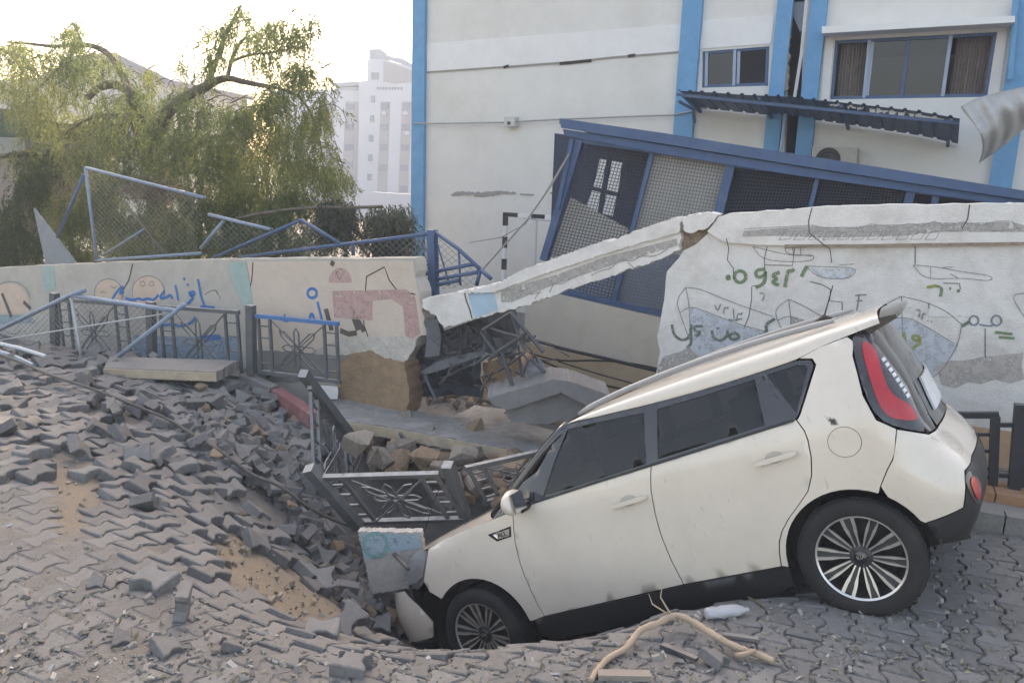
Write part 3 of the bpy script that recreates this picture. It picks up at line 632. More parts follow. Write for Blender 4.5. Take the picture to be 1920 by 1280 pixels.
# spalled strips under the render and cable run
fslab('spalled_strip', [(845, 364), (858, 359), (900, 361), (940, 358), (967, 361), (966, 365), (940, 364), (905, 370), (880, 366), (847, 368)], mk('exposed_grey', (.30, .28, .265), .95, .2, 9, .5, 30), .02, .016, jg=.015)
fslab('spalled_strip', [(975, 363), (1000, 364), (1000, 367), (976, 366)], MATS['exposed_grey'], .02, .016); fslab('spalled_strip', [(1030, 361), (1046, 359), (1046, 363), (1032, 364)], MATS['exposed_grey'], .02, .016)
strokes('hairline_crack', [[(800, 136), (930, 127), (955, 126), (1050, 119), (1150, 108), (1276, 98)]], PX, FAC, .035, mk('fine_crack', (.28, .26, .24), .95), sch, .021, sm=0)
for _l in ([(945, 127), (955, 124)], [(1050, 120), (1110, 114)], [(1178, 106), (1192, 104)]): strokes('hairline_crack', [_l], PX, FAC, .06, M_crack, sch, .023, sm=0)
MB().tube([FAC(x, y, .14) for x, y in ((776, 231), (800, 232), (940, 230), (1050, 224), (1150, 220), (1262, 216), (1300, 208), (1330, 200))], .018, 5).build('cable', mk('cable_grey', (.3, .29, .28), .7), sch, True)
jb = MB(); jb.prism([FAC(945, 219, .22), FAC(964, 219, .22), FAC(964, 237, .22), FAC(945, 237, .22)], FAC.n * -.2); jbo = jb.build('junction_box', mk('box_grey', (.5, .49, .47), .7), sch, True)
MB().prism([FAC(951, 228, .225), FAC(957, 228, .225), FAC(957, 234, .225), FAC(951, 234, .225)], FAC.n * -.004).build('knockout', M_dark, jbo, True)
# air conditioner
ac = thing('air_conditioner', 'dusty beige outdoor air conditioner on the school wall above the blue shelter', 'air conditioner', FAC(1565, 305, .2))
MB().prism([FAC(1523, 274, .38), FAC(1607, 278, .38), FAC(1605, 330, .38), FAC(1520, 326, .38)], FAC.n * -.34).build('casing', mk('ac_beige', (.36, .34, .30), .7, .1, 6), ac, True)
fan = MB()
for rr in (.08, .14, .20): fan.tube([FAC(1552, 300, .4) + (FAC.u * math.cos(a) + Vector((0, 0, 1)) * math.sin(a)) * rr for a in np.linspace(0, 2 * math.pi, 17)], .008, 4)
fan.build('fan_guard', M_dark, ac, True)
obj('fan_opening', [FAC(1552, 300, .385) + (FAC.u * math.cos(a) + Vector((0, 0, 1)) * math.sin(a)) * .21 for a in np.linspace(2 * math.pi, 0, 25)[:-1]], [tuple(range(24))], M_dark, ac, True)
# corrugated canopy, sagging, with frayed front edge
cn = thing('canopy', 'dark blue corrugated awning sagging along the school front', 'awning', FAC(1500, 200, .5))
edge = [(1270, 170), (1330, 173), (1400, 178), (1460, 180), (1520, 186), (1580, 192), (1650, 200), (1720, 208), (1800, 222)]
ea = [FAC(x, y, 1.25) for x, y in edge]
def alongp(P, t):
    k = t * (len(P) - 1); i = min(int(k), len(P) - 2); return P[i].lerp(P[i + 1], k - i)
vs = []; fs = []; n = 260
for k in range(n + 1):
    t = k / n; f_ = alongp(ea, t); b_ = f_ - FAC.n * 1.22 + Vector((0, 0, -.20 - .12 * t)) ; w_ = Vector((0, 0, .022 * (1 if (k % 12) < 3 else -.2)))
    vs += [f_ + w_, b_ + w_]
    if k: j = 2 * k; fs.append((j - 2, j - 1, j + 1, j))
obj('corrugated_sheet', vs, fs, mk('awning_blue', (.035, .075, .15), .6, .2, 5, stain=(.12, .14, .17), sscale=4, samt=.4), cn, True)
for t in (.02, .30, .62, .97):
    f_ = alongp(ea, t); MB().bar(f_ - Vector((0, 0, .06)), f_ - FAC.n * 1.2 + Vector((0, 0, -.27 - .12 * t)), .05, .05).build('bracket', MATS['awning_blue'], cn, True)
MB().bar(ea[0] - Vector((0, 0, .07)), ea[-1] - Vector((0, 0, .07)), .05, .05).build('edge_rail', MATS['awning_blue'], cn, True)
MB().tube([FAC(1272, 190, 1.2), FAC(1300, 205, .9), FAC(1302, 230, .3)], .03, 6).build('brace', M_sblue, cn, True)
for k in range(16):
    r_ = random.Random(k); x = 1550 + 15 * k + r_.uniform(-5, 5); y = 188 + (x - 1550) * .14
    slab_of([(x, y), (x + r_.uniform(10, 18), y + 2), (x + r_.uniform(8, 16), y + r_.uniform(6, 13)), (x + r_.uniform(0, 6), y + r_.uniform(8, 14))], PX, FAC, .06, 1.1, .02, k).build('plaster_scrap', M_fband, cn, True)
# torn metal sheet hanging at the right
vs = []; fs = []; nu, nv = 34, 26
for i in range(nu + 1):
    for j in range(nv + 1):
        u_, v_ = i / nu, j / nv
        x = 1802 + 175 * u_ + 22 * math.sin(v_ * 3) + 30 * v_ * (1 - u_); y = 205 + (92 - 15 * u_) * v_ ** .9 - 62 * u_ ** .8 + 14 * math.sin(u_ * 5 + 1) * (v_ - .3)
        off = 1.4 + .45 * math.sin(v_ * 3.0 + .4) + .045 * math.sin(u_ * 34 + v_ * 3) * (1 - .3 * v_) + .10 * noise.noise(Vector((u_ * 3, v_ * 3, 2)))
        vs.append(FAC(x, y, off))
for i in range(nu):
    for j in range(nv): a = i * (nv + 1) + j; fs.append((a, a + nv + 1, a + nv + 2, a + 1))
M_zinc = mk('torn_zinc', (.40, .395, .38), .55, .12, 5, .2, 40, stain=(.26, .245, .22), sscale=3, samt=.6, metal=.25)
ts = solo('metal_sheet', vs, fs, M_zinc, 'crumpled pale metal sheet hanging from the school front at the upper right', 'metal sheet', smooth=True)
sm_ = ts.modifiers.new('solid', 'SOLIDIFY'); sm_.thickness = .012

# ------------------------------------------------------------------ tilted blue shelter in the yard
KIO = Plane(*(WALL.P - WALL.n * 2.0)[:2], R(24))
ks = thing('mesh_shelter', 'tilted blue steel shelter with square wire mesh behind the boat wall', 'shelter', KIO(1400, 600))
def kb(name, a, b, w_, d_=None, off=0, mat=None, parent=None): return MB().bar(KIO(*a, off), KIO(*b, off), w_, d_ or w_, KIO.n).build(name, mat or M_sblue, parent or ks, True)
def kslab(name, poly, mat, thick, off, parent=None, jg=0): return slab_of(poly, PX, KIO, thick, off, jg).build(name, mat, parent or ks, True)
kslab('roof_fascia', [(1049, 222), (1240, 249), (1500, 290), (1720, 325), (1960, 364), (1960, 380), (1720, 345), (1500, 311), (1240, 269), (1052, 240)], M_sblue, .12, .16)
kslab('roof_fascia', [(1055, 242), (1240, 271), (1500, 313), (1960, 382), (1960, 394), (1500, 330), (1240, 288), (1058, 254)], mk('steel_blue_dark', (.045, .095, .205), .6, .15, 7), .1, .10)
rf = [KIO(1049, 224, .1), KIO(1960, 366, .1)]
MB().prism([rf[0], rf[1], rf[1] - KIO.n * 2.6 + Vector((0, 0, -.12)), rf[0] - KIO.n * 2.6 + Vector((0, 0, -.12))], (0, 0, -.05)).build('roof', M_sblue, ks, True)
kb('post', (1088, 262), (1020, 488), .09, .09, .02); kb('post', (1073, 262), (1046, 392), .05, .05, .08)
kb('post', (1372, 303), (1348, 400), .10, .07, .02); kb('post', (1710, 350), (1700, 392), .08, .06, .02); kb('post', (1755, 366), (1750, 392), .06, .05, .02)
kb('mullion', (1224, 284), (1150, 572), .05, .05, .0); kb('mullion', (1534, 330), (1518, 394), .045, .05, 0)
kb('rail', (1092, 264), (1370, 305), .05, .05, .03); kb('rail', (1380, 310), (1708, 352), .05, .05, .03); kb('rail', (1716, 358), (1950, 388), .05, .05, .03)
kb('lower_rail', (1050, 545), (1262, 594), .07, .06, .02)
M_wire = mk('mesh_wire', (.16, .17, .18), .5, .1, 30)
def wiremesh(P0, P1, P2, P3, nu, nv, name, mat, parent, r_=.0045):
    mb = MB()
    for k in range(nu + 1): t = k / nu; mb.tube([P0.lerp(P1, t), P3.lerp(P2, t)], r_, 3, False)
    for k in range(nv + 1): t = k / nv; mb.tube([P0.lerp(P3, t), P1.lerp(P2, t)], r_, 3, False)
    return tag(mb.build(name, mat, parent, True), kind='stuff')
M_dwire = mk('mesh_wire_dark', (.05, .06, .085), .5, .1, 30)
wiremesh(KIO(1096, 267), KIO(1222, 286), KIO(1150, 570), KIO(1008, 535), 22, 46, 'wire_mesh', M_dwire, ks)
wiremesh(KIO(1228, 286), KIO(1368, 306), KIO(1300, 600), KIO(1154, 570), 24, 46, 'wire_mesh', M_wire, ks)
wiremesh(KIO(1380, 311), KIO(1530, 332), KIO(1514, 396), KIO(1356, 400), 26, 12, 'wire_mesh', M_dwire, ks)
wiremesh(KIO(1540, 334), KIO(1706, 353), KIO(1698, 396), KIO(1522, 396), 28, 10, 'wire_mesh', M_dwire, ks)
M_board = mk('pale_board', (.48, .46, .42), .85, .08, 4, stain=(.4, .37, .33), sscale=3, samt=.4)
kslab('board', [(1227, 288), (1368, 308), (1330, 470), (1270, 480), (1185, 440)], M_board, .02, -.06)
kslab('board', [(1070, 370), (1130, 403), (1180, 430), (1170, 470), (1030, 480)], M_board, .02, -.06)
kslab('board', [(1060, 480), (1300, 470), (1300, 606), (1050, 548)], mk('blue_grey_board', (.25, .28, .34), .85, .1, 5), .02, -.07)
kslab('back_wall', [(1040, 250), (1130, 262), (1124, 296), (1112, 345), (1098, 385), (1098, 480), (1030, 480)], mk('navy_panel', (.035, .045, .075), .8), .03, -1.2)
kslab('back_wall', [(1172, 268), (1960, 385), (1960, 520), (1140, 500), (1148, 410), (1160, 350)], MATS['navy_panel'], .03, -1.2)
kslab('back_wall', [(1130, 262), (1172, 268), (1168, 306), (1122, 296)], MATS['navy_panel'], .03, -1.2); kslab('back_wall', [(1095, 388), (1150, 408), (1146, 490), (1090, 480)], MATS['navy_panel'], .03, -1.2)
kb('window_bar', (1143, 296), (1125, 400), .06, .05, -1.2, MATS['navy_panel']); kb('window_bar', (1106, 352), (1160, 365), .05, .05, -1.2, MATS['navy_panel'])
# plinth wall under the shelter
plp = [KIO(*q, .05) for q in ((985, 565), (1010, 545), (1050, 549), (1262, 598), (1330, 615))]
pa0 = (plp[0] - KIO.P).dot(KIO.u); 
pw = thing('plinth_wall', 'cream rendered low wall below the tilted shelter, seen through the gap', 'wall', KIO(1120, 720))
MB().prism(plp + [KIO.st((plp[-1] - KIO.P).dot(KIO.u), YARD - .1, .05), KIO.st(pa0, YARD - .1, .05)], KIO.n * -.25).build('wall_panel', mk('plinth_cream', (.52, .475, .40), .9, .08, 4, .2, 60, stain=(.44, .39, .31), sscale=1.5, samt=.5), pw, True)
slab_of([(985, 640), (1100, 668), (1235, 690), (1240, 800), (985, 790)], PX, KIO, .02, .065).build('tan_base', mk('plinth_tan', (.44, .345, .235), .92, .12, 5, .3, 50), pw, True)
# handball goal in the yard
GO = Plane(*(FAC.P + FAC.n * 1.6)[:2], R(29))
go = thing('handball_goal', 'black and white striped goal posts in front of the cream school wall', 'goal', GO(945, 500))
g0 = GO(948, 402); gl = Vector((g0.x, g0.y, YARD)); L_ = g0.z - YARD
M_gw = mk('goal_white', (.72, .72, .70), .6, .05); M_gb = mk('goal_black', (.03, .03, .035), .6, .1)
for k in range(10):
    MB().bar(gl + Vector((0, 0, L_ * k / 10)), gl + Vector((0, 0, L_ * (k + 1) / 10)), .08, .08, FAC.n).build('post_stripe', M_gb if k % 2 else M_gw, go, True)
    a = g0 + GO.u * (.3 * k); MB().bar(a - GO.u * .04 if k == 0 else a, a + GO.u * .3, .08, .08, FAC.n).build('crossbar_stripe', M_gb if k % 2 == 0 else M_gw, go, True)
b0 = GO(976, 414) - FAC.n * .7
for a, b in ((g0, b0 + Vector((0, 0, 0))), (b0, Vector((b0.x, b0.y, YARD))), (b0, b0 + GO.u * 2.5)): MB().tube([a, b], .02, 5).build('net_frame', mk('goal_grey', (.5, .5, .5), .5), go, True)
for k in range(10):
    c = gl + GO.u * 3; MB().bar(c + Vector((0, 0, L_ * k / 10)), c + Vector((0, 0, L_ * (k + 1) / 10)), .08, .08, FAC.n).build('post_stripe', M_gb if k % 2 else M_gw, go, True)
# slack wires from the shelter corner
MB().tube([KIO(1068, 288, .1), KIO(1035, 345, .3), KIO(990, 410, .6), KIO(905, 505, .9)], .012, 4).solo('slack_cable', mk('wire_grey', (.22, .21, .2), .7), 'taut grey cable from the shelter corner down to the broken left wall', 'cable')
MB().tube([KIO(1066, 290, .1), KIO(1020, 365, .2), KIO(985, 420, .2), KIO(940, 445, .3), KIO(880, 455, .4)], .008, 4).solo('slack_cable', MATS['wire_grey'], 'thin sagging cable looping left from the shelter corner', 'cable')

# ------------------------------------------------------------------ far apartment block
FB = Plane(-12, 72, R(6))
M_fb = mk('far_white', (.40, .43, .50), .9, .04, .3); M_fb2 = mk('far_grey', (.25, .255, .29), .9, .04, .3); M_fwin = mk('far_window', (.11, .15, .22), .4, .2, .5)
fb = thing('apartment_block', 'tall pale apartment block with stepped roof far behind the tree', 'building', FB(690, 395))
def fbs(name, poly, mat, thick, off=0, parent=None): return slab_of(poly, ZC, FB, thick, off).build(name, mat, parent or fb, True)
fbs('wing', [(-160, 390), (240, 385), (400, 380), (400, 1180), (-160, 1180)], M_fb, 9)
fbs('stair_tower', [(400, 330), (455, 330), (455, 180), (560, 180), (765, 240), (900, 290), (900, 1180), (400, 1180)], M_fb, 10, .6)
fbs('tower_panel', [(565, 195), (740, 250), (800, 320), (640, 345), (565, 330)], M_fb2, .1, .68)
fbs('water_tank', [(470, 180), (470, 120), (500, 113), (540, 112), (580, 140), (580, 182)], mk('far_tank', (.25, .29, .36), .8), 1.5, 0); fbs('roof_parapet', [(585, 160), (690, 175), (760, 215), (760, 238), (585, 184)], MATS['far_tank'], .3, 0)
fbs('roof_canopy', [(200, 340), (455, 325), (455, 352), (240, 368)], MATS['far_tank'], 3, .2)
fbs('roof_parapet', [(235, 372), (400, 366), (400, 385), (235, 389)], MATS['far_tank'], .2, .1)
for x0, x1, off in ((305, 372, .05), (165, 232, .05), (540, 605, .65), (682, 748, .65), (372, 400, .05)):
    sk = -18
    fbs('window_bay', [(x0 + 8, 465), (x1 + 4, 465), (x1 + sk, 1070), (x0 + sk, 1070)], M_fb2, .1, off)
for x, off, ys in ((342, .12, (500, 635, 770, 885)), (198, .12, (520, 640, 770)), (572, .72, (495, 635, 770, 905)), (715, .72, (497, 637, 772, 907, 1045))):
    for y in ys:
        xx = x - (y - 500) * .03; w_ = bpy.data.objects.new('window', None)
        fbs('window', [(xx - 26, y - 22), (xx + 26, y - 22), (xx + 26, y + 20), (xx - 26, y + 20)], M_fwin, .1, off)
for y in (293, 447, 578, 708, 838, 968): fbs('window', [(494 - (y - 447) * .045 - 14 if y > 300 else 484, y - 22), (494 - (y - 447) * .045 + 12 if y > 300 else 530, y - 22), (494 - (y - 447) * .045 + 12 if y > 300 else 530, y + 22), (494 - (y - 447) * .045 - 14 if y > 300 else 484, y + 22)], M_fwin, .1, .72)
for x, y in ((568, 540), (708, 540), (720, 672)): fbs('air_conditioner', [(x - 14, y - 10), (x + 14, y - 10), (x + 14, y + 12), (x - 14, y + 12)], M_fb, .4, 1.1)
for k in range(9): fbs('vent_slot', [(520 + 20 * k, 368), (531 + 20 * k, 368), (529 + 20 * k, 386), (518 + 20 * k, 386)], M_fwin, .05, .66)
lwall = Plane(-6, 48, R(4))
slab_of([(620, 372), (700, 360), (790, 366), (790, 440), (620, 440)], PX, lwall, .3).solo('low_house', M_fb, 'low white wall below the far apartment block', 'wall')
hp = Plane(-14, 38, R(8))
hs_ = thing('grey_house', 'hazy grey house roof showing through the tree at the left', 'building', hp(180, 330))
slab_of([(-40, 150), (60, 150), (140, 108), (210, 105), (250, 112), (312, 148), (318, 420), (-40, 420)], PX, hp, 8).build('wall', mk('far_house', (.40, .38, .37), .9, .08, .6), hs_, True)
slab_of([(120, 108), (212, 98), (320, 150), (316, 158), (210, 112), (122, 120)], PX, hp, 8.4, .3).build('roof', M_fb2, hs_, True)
sp_ = Plane(-7, 13.5, R(24))
sh_ = thing('yard_shed', 'dark green canvas roofed shed at the left edge behind the tree', 'shed', sp_(20, 400))
slab_of([(-80, 300), (40, 296), (42, 450), (-80, 450)], PX, sp_, 2).build('wall', mk('shed_wall', (.22, .19, .16), .9, .2, 3), sh_, True)
slab_of([(-80, 255), (45, 258), (48, 282), (-80, 300)], PX, sp_, 2.4, .2).build('eave', mk('shed_grey', (.20, .21, .20), .8), sh_, True)
slab_of([(-80, 200), (10, 204), (35, 225), (40, 256), (-80, 256)], PX, sp_, 2.2, .1).build('roof', mk('shed_green', (.05, .085, .05), .8), sh_, True)
# ================================================================== car
def lerp_tab(t,x):
    if x<=t[0][0]: return t[0][1]
    for (a,b),(c,d) in zip(t,t[1:]):
        if x<=c:
            i=t.index((a,b)); p=t[max(i-1,0)][1]; q=t[min(i+2,len(t)-1)][1]; k=(x-a)/(c-a)
            return .5*(2*b+(d-p)*k+(2*p-5*b+4*d-q)*k*k+(3*b-p-3*d+q)*k**3)
    return t[-1][1]
WT=[(.15,.80),(.25,.845),(.36,.878),(.5,.893),(.65,.9),(.8,.897),(.95,.89),(1.05,.882),(1.12,.868),(1.2,.842),(1.3,.803),(1.4,.762),(1.47,.73),(1.52,.700),(1.56,.655),(1.6,.58)]
XR=[(.2,3.10),(.3,3.19),(.4,3.26),(.5,3.30),(.6,3.31),(.7,3.29),(.8,3.24),(.9,3.19),(1.0,3.175),(1.15,3.16),(1.3,3.13),(1.45,3.09),(1.6,3.04)]
XF=[(.2,-.74),(.35,-.82),(.5,-.85),(.65,-.84),(.8,-.79),(.9,-.74),(1.0,-.60),(1.1,-.3)]
LR=.50;LF=.60
def S(s,z):
    """left half of the body surface: s runs along the flank (s = x there), round the corners"""
    w=lerp_tab(WT,z); xr=lerp_tab(XR,z); xf=lerp_tab(XF,z)
    ar=.36 if z<.85 else .30; br=.34 if z<.85 else .30
    af=.60;bf=.42
    xc=xr-ar; xd=xf+af
    if s>xc:
        k=(s-xc)/LR
        if k<=1:
            t=k*math.pi/2
            return (xc+(ar-.05)*math.sin(t)**.9, w-br+br*math.cos(t)**.85 if math.cos(t)>1e-9 else w-br, z)
        y0=w-br; d=(s-xc-LR); y=y0-d
        return (xr-.05*(max(y,-y0)/y0)**2,y,z)
    if s<xd:
        k=(xd-s)/LF
        if k<=1:
            t=k*math.pi/2
            return (xd-(af-.06)*math.sin(t)**1.0, w-bf+bf*math.cos(t)**.85 if math.cos(t)>1e-9 else w-bf, z)
        y0=w-bf; d=(xd-s-LF); y=y0-d
        return (xf+.06*(max(y,-y0)/y0)**2,y,z)
    m=(s-1.25)/2.0
    return (s,w,z)
CARM = Matrix.Translation(EYE + Vector((.40, 5.705, -3.54))) @ Matrix.Rotation(R(-25.2), 4, 'Z') @ Matrix.Rotation(R(-26.85), 4, 'Y') @ Matrix.Rotation(R(-5.5), 4, 'X')
car = thing('car', 'cream white compact car tipped nose down into the street crater', 'car', mat4=CARM)
def mk_paint():
    m = mk('car_paint', (.64, .56, .465), .32, .05, 2.5, coat=.9, spec=.5, stain=(.47, .40, .32), sscale=2.2, samt=.3, dust=(.62, .59, .54), damt=.3)
    t = m.node_tree; N = t.nodes; L = t.links; b = N['Principled BSDF']
    # dirt film: roughness follows the grime
    tc = N.new('ShaderNodeTexCoord'); n = N.new('ShaderNodeTexNoise'); n.inputs['Scale'].default_value = 5; n.inputs['Detail'].default_value = 8; L.new(tc.outputs['Object'], n.inputs['Vector'])
    r = N.new('ShaderNodeMapRange'); r.inputs[1].default_value = .35; r.inputs[2].default_value = .7; r.inputs[3].default_value = .02; r.inputs[4].default_value = .14
    L.new(n.outputs[0], r.inputs[0]); L.new(r.outputs[0], b.inputs['Coat Roughness'])
    # fine dark specks and runs
    mp = N.new('ShaderNodeMapping'); mp.inputs['Scale'].default_value = (34, 34, 9); L.new(tc.outputs['Object'], mp.inputs[0])
    n2 = N.new('ShaderNodeTexNoise'); n2.inputs['Scale'].default_value = 1.0; n2.inputs['Detail'].default_value = 7; L.new(mp.outputs[0], n2.inputs['Vector'])
    r2 = N.new('ShaderNodeMapRange'); r2.inputs[1].default_value = .66; r2.inputs[2].default_value = .8; r2.inputs[4].default_value = .55; L.new(n2.outputs[0], r2.inputs[0])
    src = b.inputs['Base Color'].links[0].from_socket
    mx = N.new('ShaderNodeMixRGB'); L.new(r2.outputs[0], mx.inputs[0]); L.new(src, mx.inputs[1]); mx.inputs[2].default_value = (.2, .18, .16, 1); L.new(mx.outputs[0], b.inputs['Base Color'])
    return m
M_paint = mk_paint()
M_blk = mk('black_plastic', (.012, .012, .013), .55, .2, 12, .1, 200, dust=(.12, .11, .1), damt=.3)
M_gblk = mk('gloss_black', (.012, .012, .014), .12, .1, 9, coat=.6, dust=(.16, .15, .14), damt=.3)
M_tyre = mk('tyre_rubber', (.011, .011, .0115), .78, .2, 20, .2, 160, stain=(.035, .031, .028), sscale=5, samt=.5)
M_alloy = mk('machined_alloy', (.62, .60, .57), .3, .1, 14, metal=.85, stain=(.35, .33, .3), sscale=6, samt=.3)
M_dalloy = mk('dark_alloy', (.035, .035, .037), .45, .15, 14)
M_cglass = mk_glass('car_glass', (.5, .5, .48), .36, .02, (.012, .012, .012))
M_red = mk('tail_lens_red', (.42, .012, .018), .16, .12, 10, coat=.6, stain=(.2, .01, .015), sscale=7, samt=.4)
M_lens = mk('clear_lens', (.55, .57, .58), .12, .15, 9, coat=.6)
M_int = mk('car_interior', (.035, .033, .032), .8, .2, 6)
M_chrome = mk('chrome', (.75, .75, .76), .15, .05, 9, metal=1)
def snorm(s, z):
    e = .01; a = Vector(S(s + e, z)) - Vector(S(s - e, z)); b = Vector(S(s, z + e)) - Vector(S(s, z - e))
    n = a.cross(b)
    if n.length < 1e-9: return Vector((0, 1, 0))
    n.normalize(); p = Vector(S(s, z)); c = Vector((min(max(p.x, .4), 2.2), 0, p.z))
    return n if n.dot(p - c) > 0 else -n
def CS(off=0.0, left=True):
    sg = -1 if left else 1          # local Y: the car's left side is -Y
    def f(s, z, d):
        p = Vector(S(s, z)) + snorm(s, z) * (off - d); return Vector((p.x, p.y * sg, p.z))
    return f
def cpatch(name, poly, mat, off=0., step=.05, skirt=.02, holes=(), parent=None, both=True, sides=(True, False), sm=0, label=None):
    res = []
    if sm: poly = smooth_poly(poly, sm)
    for left in sides:
        vs, fs = patch(poly, CS(off, left), step, holes, skirt)
        # make the faces look outwards
        a, b, c = (vs[i] for i in fs[0][:3]); nn = (b - a).cross(c - a); ctr = Vector((1.3, 0, .8))
        s0 = sum(poly[i][0] for i in range(len(poly))) / len(poly); z0 = sum(p[1] for p in poly) / len(poly)
        sn = snorm(s0, z0); sn = Vector((sn.x, sn.y * (-1 if left else 1), sn.z))
        if nn.dot(sn) < 0: fs = [f[::-1] for f in fs]
        res.append(obj(name, vs, fs, mat, parent[0 if left else 1] if isinstance(parent, list) else (parent or car), smooth=True))
    return res
def arc(cx, cz, r, a0, a1, n=16): return [(cx + r * math.cos(R(a0 + (a1 - a0) * i / n)), cz + r * math.sin(R(a0 + (a1 - a0) * i / n))) for i in range(n + 1)]
FA = arc(0.02, .36, .385, 178, 2, 22)          # front wheel arch, left to right over the top
RA = arc(2.565, .34, .385, 172, -8 + 20, 22)
dF = [(.561, 1.105), (.53, 1.0), (.505, .898), (.494, .78), (.494, .666), (.509, .483), (.527, .385)]
dS = [(1.602, 1.131), (1.572, 1.05), (1.553, .986), (1.53, .85), (1.52, .723), (1.525, .56), (1.542, .40)]
dR = [(2.513, 1.148), (2.535, 1.08), (2.536, 1.027), (2.52, .93), (2.489, .839), (2.439, .759), (2.36, .695), (2.289, .642), (2.225, .58), (2.186, .523), (2.16, .45), (2.144, .384)]
G = .0035
def sh(P, d): return [(a + d, b) for a, b in P]
# flank panels
fend = [(-.30, .80), (-.243, .90), (-.18, .99), (-.17, 1.008), (0, 1.045), (.25, 1.075), (.5, 1.095)] + sh(dF, -G) + [(.42, .37)] + [p for p in FA[::-1] if not (p[0] < 0 and p[1] < .65)] + [(-.285, .72)]
cpatch('front_fender', fend, M_paint)
door = sh(dF, G) + sh(dS[::-1], -G) + [(1.2, 1.128), (.725, 1.108)]
fd = cpatch('front_door', door, M_paint)
rdoor = sh(dS, G) + sh(dR[::-1], -G)
rd = cpatch('rear_door', rdoor, M_paint)
dlo = [(.60, 1.112), (.725, 1.112), (1.2, 1.13), (1.602, 1.134), (2.1, 1.142), (2.505, 1.150), (2.53, 1.17), (2.69, 1.40), (2.683, 1.432), (2.62, 1.452), (2.373, 1.455), (2.0, 1.463), (1.647, 1.482), (1.3, 1.51), (1.062, 1.528), (1.0, 1.488), (.8, 1.30)]
quart = sh(dR, G)[::-1] + [(2.525, 1.152), (2.545, 1.172), (2.705, 1.40), (2.695, 1.44), (2.63, 1.462), (2.75, 1.485), (2.93, 1.49)] + [(2.958, 1.455), (2.912, 1.385), (2.883, 1.173), (2.905, 1.03), (2.998, .955)] + [(2.90, .81), (2.802, .69)] + [p for p in RA[::-1] if p[0] < 2.80] + [(2.18, .372)]
cpatch('quarter_panel', quart, M_paint)
rb = [(3.004, .950), (3.206, .868), (3.375, .862), (3.965, .862), (3.965, .66), (3.41, .66), (3.25, .64), (3.205, .56), (3.15, .47), (2.94, .452)] + [p for p in RA[::-1] if p[0] > 2.815 and p[1] > .452] + [(2.808, .690), (2.906, .808)]
rbo = cpatch('rear_bumper', rb, M_paint)
rbl = [(2.945, .445), (3.155, .463), (3.212, .555), (3.255, .633), (3.41, .652), (3.965, .652), (3.965, .27), (3.3, .27), (2.96, .345)]
rblo = cpatch('bumper_skirt', rbl, M_blk, off=.002)
for i, o in enumerate(rblo):
    cpatch('reflector_surround', smooth_poly([(3.225, .62), (3.30, .63), (3.36, .55), (3.33, .45), (3.25, .44), (3.215, .52)], 2), M_gblk, .006, .03, .01, parent=o, sides=(i == 0,))
    cpatch('reflector', smooth_poly([(3.25, .585), (3.30, .60), (3.33, .54), (3.31, .47), (3.265, .47), (3.245, .53)], 2), M_red, .010, .03, .008, parent=o, sides=(i == 0,))
sill = [(.44, .372), (.527, .380), (1.0, .383), (1.54, .392), (2.144, .377), (2.178, .365), (2.17, .26), (2.0, .2), (.5, .2), (.43, .26)]
cpatch('sill', sill, M_blk, off=.004)
# greenhouse: black frame, glass panes, sub-parts of the doors
g1 = [(.81, 1.135), (1.575, 1.150), (1.632, 1.445), (1.35, 1.475), (1.075, 1.497), (.95, 1.34)]
g2 = [(1.655, 1.157), (2.335, 1.168), (2.352, 1.428), (2.0, 1.432), (1.722, 1.44)]
g3 = [(2.405, 1.436), (2.60, 1.434), (2.655, 1.418), (2.662, 1.395), (2.52, 1.185), (2.505, 1.180)]
g3 = [(2.425, 1.43), (2.60, 1.431), (2.65, 1.415), (2.655, 1.392), (2.52, 1.18), (2.44, 1.30)]
cpatch('window_frame', dlo, M_gblk, off=.001, holes=[g1, g2, g3])
cpatch('side_window', g1, M_cglass, off=-.004, skirt=0, parent=fd)
cpatch('side_window', g2, M_cglass, off=-.004, skirt=0, parent=rd)
cpatch('quarter_window', g3, M_cglass, off=-.004, skirt=0)
cpatch('belt_trim', [(.62, 1.106), (1.2, 1.121), (1.6, 1.127), (2.5, 1.143), (2.5, 1.158), (1.6, 1.142), (1.2, 1.136), (.64, 1.122)], M_blk, off=.006, skirt=.006, step=.04)
cpatch('window_seal', [(2.385, 1.452), (2.415, 1.452), (2.53, 1.17), (2.505, 1.158)], M_gblk, off=.004, skirt=.006, step=.04)
# handles: recess cup, grip, sub-parts of their door
for d, hx, hz in ((fd, 1.27, .957), (rd, 2.208, .973)):
    for i, o in enumerate(d):
        left = i == 0; f = CS(0, left)
        cup = [(hx + .12 + .055 * math.cos(a), hz + .012 + .035 * math.sin(a)) for a in np.linspace(0, 2 * math.pi, 15)[:-1]]
        cpatch('handle_recess', cup, mk('handle_cup', (.40, .37, .32), .5, .1), .0025, .02, .002, parent=o, sides=(left,))
        gp = smooth_poly([(hx, hz - .008), (hx + .125, hz - .011), (hx + .25, hz - .006), (hx + .252, hz + .022), (hx + .125, hz + .018), (hx, hz + .016)], 1)
        cpatch('handle', gp, M_paint, .032, .02, .026, parent=o, sides=(left,))
cpatch('fuel_flap', [(2.715 + .088 * math.cos(a), .965 + .083 * math.sin(a)) for a in np.linspace(0, 2 * math.pi, 33)[:-1]], mk('flap_gap', (.09, .08, .07), .7), .0012, .04, .001, sides=(True,))
cpatch('fuel_flap_cover', [(2.715 + .085 * math.cos(a), .965 + .080 * math.sin(a)) for a in np.linspace(0, 2 * math.pi, 33)[:-1]], M_paint, .003, .04, .002, sides=(True,))
